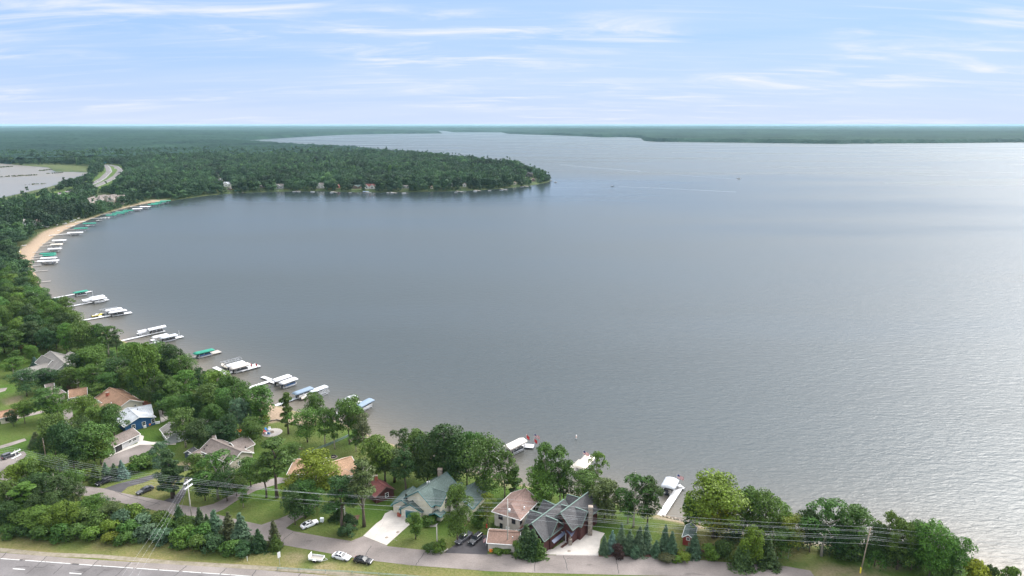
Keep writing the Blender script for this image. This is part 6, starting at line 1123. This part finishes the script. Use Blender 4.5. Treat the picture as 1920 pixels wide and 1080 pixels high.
for a_, b_, w_, h_ in [(q[0], q[1], q[2], q[3]) for q in PEN]:
    kx, ky = w_*.52, h_*.95; KEEP.append([(a_-kx, b_+1), (a_+kx, b_+1), (a_+kx, b_-ky), (a_-kx, b_-ky)])
def hides(x, y, z, h, w):
    bad = np.zeros(x.shape, bool)
    for u, v in ((0, .3), (0, .65), (0, 1.0), (-.42, .7), (.42, .7)):
        a, b = PX(x+u*w, y, z+h*v)
        for i, P in enumerate(KEEP): bad |= inpoly(a, b, P) & ((y < 620) | (i > 0))
    return bad
def near_free(x, y, d):
    P = np.array(TXY); return ((P[:, 0]-x)**2+(P[:, 1]-y)**2).min() > d*d
for t in T:
    tx, ty, h, wp, kind, col = t[:6]; lab = t[6] if len(t) > 6 else None
    if kind == 'n': h *= .85; wp *= 1.0 if tx > 1100 else 1.15
    for f in (1, .9, .8, .7, .6, .5, .42):          # a crown seen above a roof stands behind that house
        p = G(tx, ty, h*f); a_ = np.array([p.x]); b_ = np.array([p.y])
        if kind == 'b' or not any(inpoly(a_, b_, P)[0] or segdist(a_, b_, P)[0] < min(2.2, h*.16) for P in HOUSES): break
    h *= f; z = gz(p.x, p.y); dep = p.y*CP+(CAM_H-p.z)*SP
    add_tree(p.x, p.y, max(z, .1), wp*dep/FOC*1.06, h*1.02+ZL-z, kind, col, lab, None, len(t) > 7, None, .22 if lab and 'leaning airy' in lab else 0.)
def clear_mask(x, y, m=0.):
    ok = np.ones(x.shape, bool)
    for P in [ROAD, HWAY]: ok &= ~inpoly(x, y, P) & (segdist(x, y, P) > 3+m)
    for P in list(DRV.values())+MULCH_W: ok &= ~inpoly(x, y, P) & (segdist(x, y, P) > 2+m)
    for P in HOUSES:
        c = np.mean(np.array(P), 0); k = np.hypot(x-c[0], y-c[1]) < 30; far_h = c[1] > 420
        if k.any():
            kk = np.where(k)[0]; sd_k = segdist(x[kk], y[kk], P); bad = inpoly(x[kk], y[kk], P) | (sd_k < (1.5 if far_h else 3.5)+m); ok[kk[bad]] = False
    for P in (HX1, HX2): ok &= segdist(x, y, P, False) > 12
    for P in (BEACH, SAND2): ok &= ~inpoly(x, y, P) & (segdist(x, y, P) > 2.5)
    ok &= ~inpoly(x, y, REEDS)
    return ok
MULCH_W = [W2(P) for P in MULCH]
# woodland scatter: the nearest become trees of their own, the rest one forest
FIELD = [W2(P) for P in ([(-40, 795), (78, 782), (60, 812), (44, 832), (-40, 842)], [(-40, 735), (20, 722), (60, 705), (70, 685), (60, 665), (30, 675), (-40, 690)], [(-40, 790), (0, 786), (80, 772), (120, 758), (110, 745), (40, 755), (-40, 770)])]
VIEW = [(p[0], p[1]) for p in W2([(395, 735), (310, 690), (230, 660), (130, 665), (60, 690), (-60, 720), (-300, 800), (-300, 1300), (1990, 1300), (1990, 1090), (1500, 1000), (1200, 930), (800, 830), (560, 770)])]
def forest():
    g = 7.4; xs = np.arange(-3200, 900, g); ys = np.arange(150, 3050, g); X, Y = np.meshgrid(xs, ys); X = X.ravel(); Y = Y.ravel(); r = np.random.default_rng(3)
    X = X+r.uniform(-3.2, 3.2, X.size); Y = Y+r.uniform(-3.2, 3.2, Y.size); R = np.hypot(X, Y); k = (np.abs(X) < Y*.86+60) & (R < 2900); X, Y = X[k], Y[k]; R = R[k]
    k = r.random(X.size) < np.clip(1.25-R/2600, .35, 1.); X, Y = X[k], Y[k]
    sd = sdist(X, Y); k = sd > np.where(Y > 900, 2., 2.5); X, Y, sd = X[k], Y[k], sd[k]; k = clear_mask(X, Y) & ~inpoly(X, Y, VIEW); X, Y, sd = X[k], Y[k], sd[k]
    zz = land_h(X, Y, sd); k1 = ~hides(X, Y, zz, 14.5, 9.); k2 = ~hides(X, Y, zz, 6.5, 4.5); k3 = ~hides(X, Y, zz, 3.6, 2.6); SM = {(round(a, 2), round(b, 2)): (.45 if c else .25) for a, b, c in zip(X[(k2 | k3) & ~k1], Y[(k2 | k3) & ~k1], k2[(k2 | k3) & ~k1])}; k = k1 | k2 | k3; X, Y, sd = X[k], Y[k], sd[k]
    for P in FIELD: k = ~inpoly(X, Y, P); X, Y, sd = X[k], Y[k], sd[k]
    d = np.array(TXY); near = Y < 620; k = np.ones(X.size, bool); ii = np.where(near)[0]
    for i in ii: k[i] = ((d[:, 0]-X[i])**2+(d[:, 1]-Y[i])**2).min() > 20
    X, Y, sd = X[k], Y[k], sd[k]; R = np.hypot(X, Y); o = np.argsort(R); X, Y, sd, R = X[o], Y[o], sd[o], R[o]; Z = land_h(X, Y, sd)
    global SMALL; SMALL = np.array([SM.get((round(a, 2), round(b, 2)), 1.) for a, b in zip(X, Y)])
    px = 960+FOC*X/(Y*CP+(CAM_H-Z)*SP); vis = (px > -60)
    nind = max(0, 298-sum(t[1] != 'b' for t in TREES)); ind = np.where(vis & (SMALL == 1))[0][:nind]; q = np.ones(X.size, bool); q[ind] = False; rr = random.Random(8)
    for i in ind: add_tree(X[i], Y[i], Z[i], rr.uniform(8, 12.5), rr.uniform(11, 17), rr.choice('rrrosv'), rr.choice('mmmgde'), None, 'woodland trees above the western shore')
    SMALL = SMALL[q]; X, Y = X[q], Y[q]
    # brush and young trees overhanging the far waterline
    ex = []; LP = [Vector(p) for p in LAKE]
    for a, b in zip(LP, LP[1:]):
        if min(a.y, b.y) < 560 or max(a.length, b.length) > 2300: continue
        d = b-a; n = Vector((-d.y, d.x)).normalized()
        for i in range(int(d.length/3.6)):
            for s_ in (1, -1): ex.append(a+d*((i+rr.random())/max(1, d.length/3.6))+n*(s_*rr.uniform(.8, 3.2)))
    ex = np.array([tuple(p) for p in ex]); k = (sdist(ex[:, 0], ex[:, 1]) > .5) & ~inpoly(ex[:, 0], ex[:, 1], BEACH); ex = ex[k]; zz = land_h(ex[:, 0], ex[:, 1], sdist(ex[:, 0], ex[:, 1])); ex = ex[~hides(ex[:, 0], ex[:, 1], zz, 4.5, 3.)]
    SMALL = np.concatenate([SMALL, np.array([rr.uniform(.28, .62) for _ in ex])]); X = np.concatenate([X, ex[:, 0]]); Y = np.concatenate([Y, ex[:, 1]]); sd = sdist(X, Y)
    return X, Y, land_h(X, Y, sd), np.hypot(X, Y), sd
FXY = forest()
def gn_scatter(name, X, Y, Z, S_, variants, mat_seed):
    """one stuff object: a cloud of points, each carrying one of the prototype crowns"""
    r = np.random.default_rng(mat_seed); me = bpy.data.meshes.new(name); n = len(X); me.vertices.add(n); me.vertices.foreach_set('co', np.stack([X, Y, Z], 1).astype(np.float32).ravel()); me.update()
    a = me.attributes.new('size', 'FLOAT_VECTOR', 'POINT'); a.data.foreach_set('vector', S_.astype(np.float32).ravel()); a = me.attributes.new('pick', 'INT', 'POINT'); a.data.foreach_set('value', r.choice(len(variants), n, p=[v[1] for v in variants]).astype(np.int32)); a = me.attributes.new('turn', 'FLOAT', 'POINT'); a.data.foreach_set('value', (r.random(n)*6.283).astype(np.float32))
    o = struct(name, me, 'stuff'); ng = bpy.data.node_groups.new(name+'_scatter', 'GeometryNodeTree'); ng.interface.new_socket('Geometry', in_out='INPUT', socket_type='NodeSocketGeometry'); ng.interface.new_socket('Geometry', in_out='OUTPUT', socket_type='NodeSocketGeometry'); N = ng.nodes; L = ng.links
    gi = N.new('NodeGroupInput'); go = N.new('NodeGroupOutput'); jn = N.new('GeometryNodeJoinGeometry')
    def attr(nm, ty): k = N.new('GeometryNodeInputNamedAttribute'); k.data_type = ty; k.inputs[0].default_value = nm; return k.outputs[0]
    cx = N.new('ShaderNodeCombineXYZ'); L.new(attr('turn', 'FLOAT'), cx.inputs[2]); pk = attr('pick', 'INT'); sz = attr('size', 'FLOAT_VECTOR')
    for i, (m_, _) in enumerate(variants):
        src = bpy.data.objects.new('crown_source', m_); oi = N.new('GeometryNodeObjectInfo'); oi.inputs['Object'].default_value = src; oi.inputs['As Instance'].default_value = True
        cm = N.new('FunctionNodeCompare'); cm.data_type = 'INT'; cm.operation = 'EQUAL'; L.new(pk, cm.inputs[2]); cm.inputs[3].default_value = i
        ip = N.new('GeometryNodeInstanceOnPoints'); L.new(gi.outputs[0], ip.inputs['Points']); L.new(cm.outputs[0], ip.inputs['Selection']); L.new(oi.outputs['Geometry'], ip.inputs['Instance']); L.new(cx.outputs[0], ip.inputs['Rotation']); L.new(sz, ip.inputs['Scale']); L.new(ip.outputs[0], jn.inputs[0])
    L.new(jn.outputs[0], go.inputs[0]); md = o.modifiers.new('scatter', 'NODES'); md.node_group = ng; return o
def build_forest():
    X, Y, Z, R, sd = FXY; r = np.random.default_rng(12); mf = M['leaf_forest']; hi = [(crown('r', 801, 2600, .72, mf)[0], .28), (crown('o', 802, 2600, .72, mf)[0], .24), (crown('s', 803, 2400, .72, mf)[0], .2), (crown('v', 805, 2000, .72, mf)[0], .1), (pine(804, 2000, .7, mf, 17., 8., .25)[0], .12), (spruce(806, 1600, .7, 14., 5., mf), .06)]
    lo = [(crown('r', 811, 560, 1.5, mf)[0], .34), (crown('o', 812, 560, 1.5, mf)[0], .26), (crown('s', 813, 520, 1.5, mf)[0], .1), (pine(814, 480, 1.4, mf, 17., 8., .2)[0], .22), (spruce(815, 380, 1.3, 14., 5., mf), .08)]
    tall = .82+.5*vnoise(X, Y, 120, 4)+.28*(r.random(X.size) < .06); edge = np.clip(.72+sd/60, .72, 1.); s = r.uniform(.78, 1.22, X.size)*SMALL
    S3 = np.stack([s*1.04*np.where(R > 1500, 1.15, 1), s*1.04*np.where(R > 1500, 1.15, 1), s*tall*edge*r.uniform(.86, 1.2, X.size)], 1); k = R < 760
    gn_scatter('forest', X[k], Y[k], Z[k], S3[k], hi, 1); gn_scatter('far_forest', X[~k], Y[~k], Z[~k], S3[~k], lo, 2)
    print('FOREST', k.sum(), (~k).sum(), len(TREES))
build_forest()
def undergrowth():
    g = 2.6; P = [W2(q) for q in ([(-60, 925), (60, 915), (150, 925), (240, 950), (330, 968), (400, 988), (470, 1008), (515, 1022), (518, 1034), (440, 1034), (300, 1025), (160, 1010), (0, 1000), (-60, 995)], [(-60, 895), (60, 905), (140, 910), (150, 925), (-60, 930)], [(1320, 985), (1500, 1018), (1560, 1026), (1700, 1040), (1830, 1066), (1800, 1078), (1660, 1052), (1520, 1034), (1440, 1030), (1340, 1015)], [(230, 660), (300, 690), (395, 730), (420, 760), (380, 780), (300, 755), (220, 720), (140, 690), (130, 670)])]
    xs, ys = np.meshgrid(np.arange(-230, 170, g), np.arange(130, 380, g)); x = xs.ravel()+NR.uniform(-1.2, 1.2, xs.size); y = ys.ravel()+NR.uniform(-1.2, 1.2, xs.size); k = np.zeros(x.shape, bool)
    for i, q in enumerate(P): k |= inpoly(x, y, q) & (NR.random(x.size) < (.8, .8, .95, .5)[i])
    x, y = x[k], y[k]; k = clear_mask(x, y, -1.2); x, y = x[k], y[k]; sd = sdist(x, y); k = sd > 1; x, y, sd = x[k], y[k], sd[k]; s = NR.uniform(.4, .85, x.size)*np.where(x > 45, 1.35, 1)
    gn_scatter('undergrowth', x, y, land_h(x, y, sd), np.stack([s, s, s*NR.uniform(.5, .9, x.size)], 1), [(crown('b', 901, 420, .42, M['leaf_forest'])[0], .5), (crown('b', 902, 420, .42, M['leaf_forest'])[0], .5)], 4)
undergrowth()
def reeds():
    b = []; r = np.random.default_rng(6); P = [[(0, 331.5), (22, 330), (70, 327.5), (70, 328.6), (30, 331), (0, 332.8)], [(70, 320), (96, 317.3), (100, 318.2), (78, 321)], [(0, 312.8), (24, 311.8), (24, 313), (0, 314.6)], [(26, 349.5), (60, 345.5), (98, 344.3), (60, 346.3)], [(86, 325.5), (120, 323.2), (118, 324.1), (90, 326.2)], [(142, 322), (166, 322.2), (160, 323)]]
    for q in P:
        w = np.array(W2(q, 0, 0)); lo, hi = w.min(0), w.max(0); n = int(min(9000, (hi-lo).prod()/14)); x = r.uniform(lo[0], hi[0], n); y = r.uniform(lo[1], hi[1], n); k = inpoly(x, y, w); b.append(np.stack([x[k], y[k], np.full(k.sum(), .6)], 1))
    C = np.concatenate(b); me = leafmesh('marsh_reeds', C, r.normal(size=C.shape)*np.array([1, 1, .5]), 3.2, 3, mat('reed', (.05, .06, .025), .9, var=.4)); struct('marsh_reeds', me, 'stuff')
reeds()
def canopy():
    """the far woods: one continuous crown surface beyond the single trees"""
    i0 = int(np.searchsorted(rad, 2350)); n = NRR-i0; X = GX[i0:].ravel(); Y = GY[i0:].ravel(); sd = SD.reshape(NRR, NA)[i0:].ravel(); H = HZ.reshape(NRR, NA)[i0:].ravel(); R = np.hypot(X, Y); r = np.random.default_rng(2)
    hgt = 12.5+5*vnoise(X, Y, 24, 5)+3.5*vnoise(X, Y, 70, 6)+5*vnoise(X, Y, 420, 7)+r.normal(0, 1.4, X.size)-5*np.clip((2900-R)/500, 0, 1); edge = np.clip((sd-4)/14, 0, 1); z = H+hgt*np.sqrt(edge)-.3
    idx = np.arange(n*NA).reshape(n, NA); q = np.stack([idx[:-1, :-1], idx[:-1, 1:], idx[1:, 1:], idx[1:, :-1]], -1).reshape(-1, 4)[:, ::-1]; q = q[sd[q].max(1) > 4]; used = np.unique(q); inv = np.full(n*NA, -1); inv[used] = np.arange(len(used)); me = bpy.data.meshes.new('distant_woods')
    me.vertices.add(len(used)); me.vertices.foreach_set('co', np.stack([X[used], Y[used], z[used]], 1).astype(np.float32).ravel()); f = inv[q]; me.loops.add(f.size); me.loops.foreach_set('vertex_index', f.ravel().astype(np.int32)); me.polygons.add(len(f)); me.polygons.foreach_set('loop_start', np.arange(0, f.size, 4, dtype=np.int32)); me.update(calc_edges=True)
    me.materials.append(mat('distant_foliage', (.003, .011, .011), .95, scale=.003, spec=.05, col2=(.021, .047, .030), bump=6., bscale=.06)); struct('distant_woods', me, 'stuff')
canopy()
# ---- labels of the trees: what they look like and what they stand next to
def tree_labels():
    tmp = {}; tmp2 = {}
    for t in TREES:
        r, kind, col, lab, grp = t
        if lab: r['label'] = lab
        elif grp: tmp2.setdefault('%s %s in the woodland above the western shore' % (CW[col], KW[kind]), []).append(r)
        else:
            p = r.location.to_2d(); ds = sorted(((p-b).length, a, b) for a, b in LM); _, a, b = ds[0]; dx, dy = p.x-b.x, p.y-b.y
            rel = ('to the right of' if dx > 0 else 'to the left of') if abs(dx) > abs(dy) else ('behind' if dy > 0 else 'in front of'); tmp.setdefault('%s %s %s the %s' % (CW[col], KW[kind], rel, a), []).append(r)
        if grp: r['group'] = grp
    o = ['first', 'second', 'third', 'fourth', 'fifth', 'sixth', 'seventh', 'eighth', 'ninth', 'tenth']
    for k, v in tmp.items():
        if len(v) == 1: v[0]['label'] = k
        else:
            v.sort(key=lambda r: r.location.x/r.location.y)
            for i, r in enumerate(v): r['label'] = '%s, %s from left' % (k, o[i])
    for k, v in tmp2.items():
        v.sort(key=lambda r: r.location.y)
        for i, r in enumerate(v): r['label'] = k if len(v) == 1 else '%s, %s nearest of them' % (k, ORD[i])
    for t in TREES:
        if not t[4]: t[0]['group'] = {'b': 'shrubs of the shore gardens and hedge', 'n': 'spruces along the frontage road', 'p': 'pines of the shore lots', 'j': 'bushy conifers of the shore lots'}.get(t[1], 'leafy trees of the shore lots')
tree_labels()
# ------------------------------------------------------------------ haze
def haze():
    x, y0, y1, zt = 41000, -400, 46500, 110; b = MB(); b.box((0, (y0+y1)/2, (zt-5)/2), (2*x, y1-y0, zt+5)); m = bpy.data.materials.new('haze_air'); m.use_nodes = True; N = m.node_tree.nodes; N.clear(); out = N.new('ShaderNodeOutputMaterial'); v = N.new('ShaderNodeVolumePrincipled'); v.inputs['Color'].default_value = (.38, .61, .72, 1); v.inputs['Density'].default_value = 3.1e-5; v.inputs['Anisotropy'].default_value = 0.; m.node_tree.links.new(v.outputs[0], out.inputs['Volume']); o = link('haze', b.mesh('haze', m)); o['kind'] = 'stuff'
haze()
for k in list(BOATS.values())+list(CARS.values()):
    if k.location.z < -40: bpy.data.objects.remove(k)
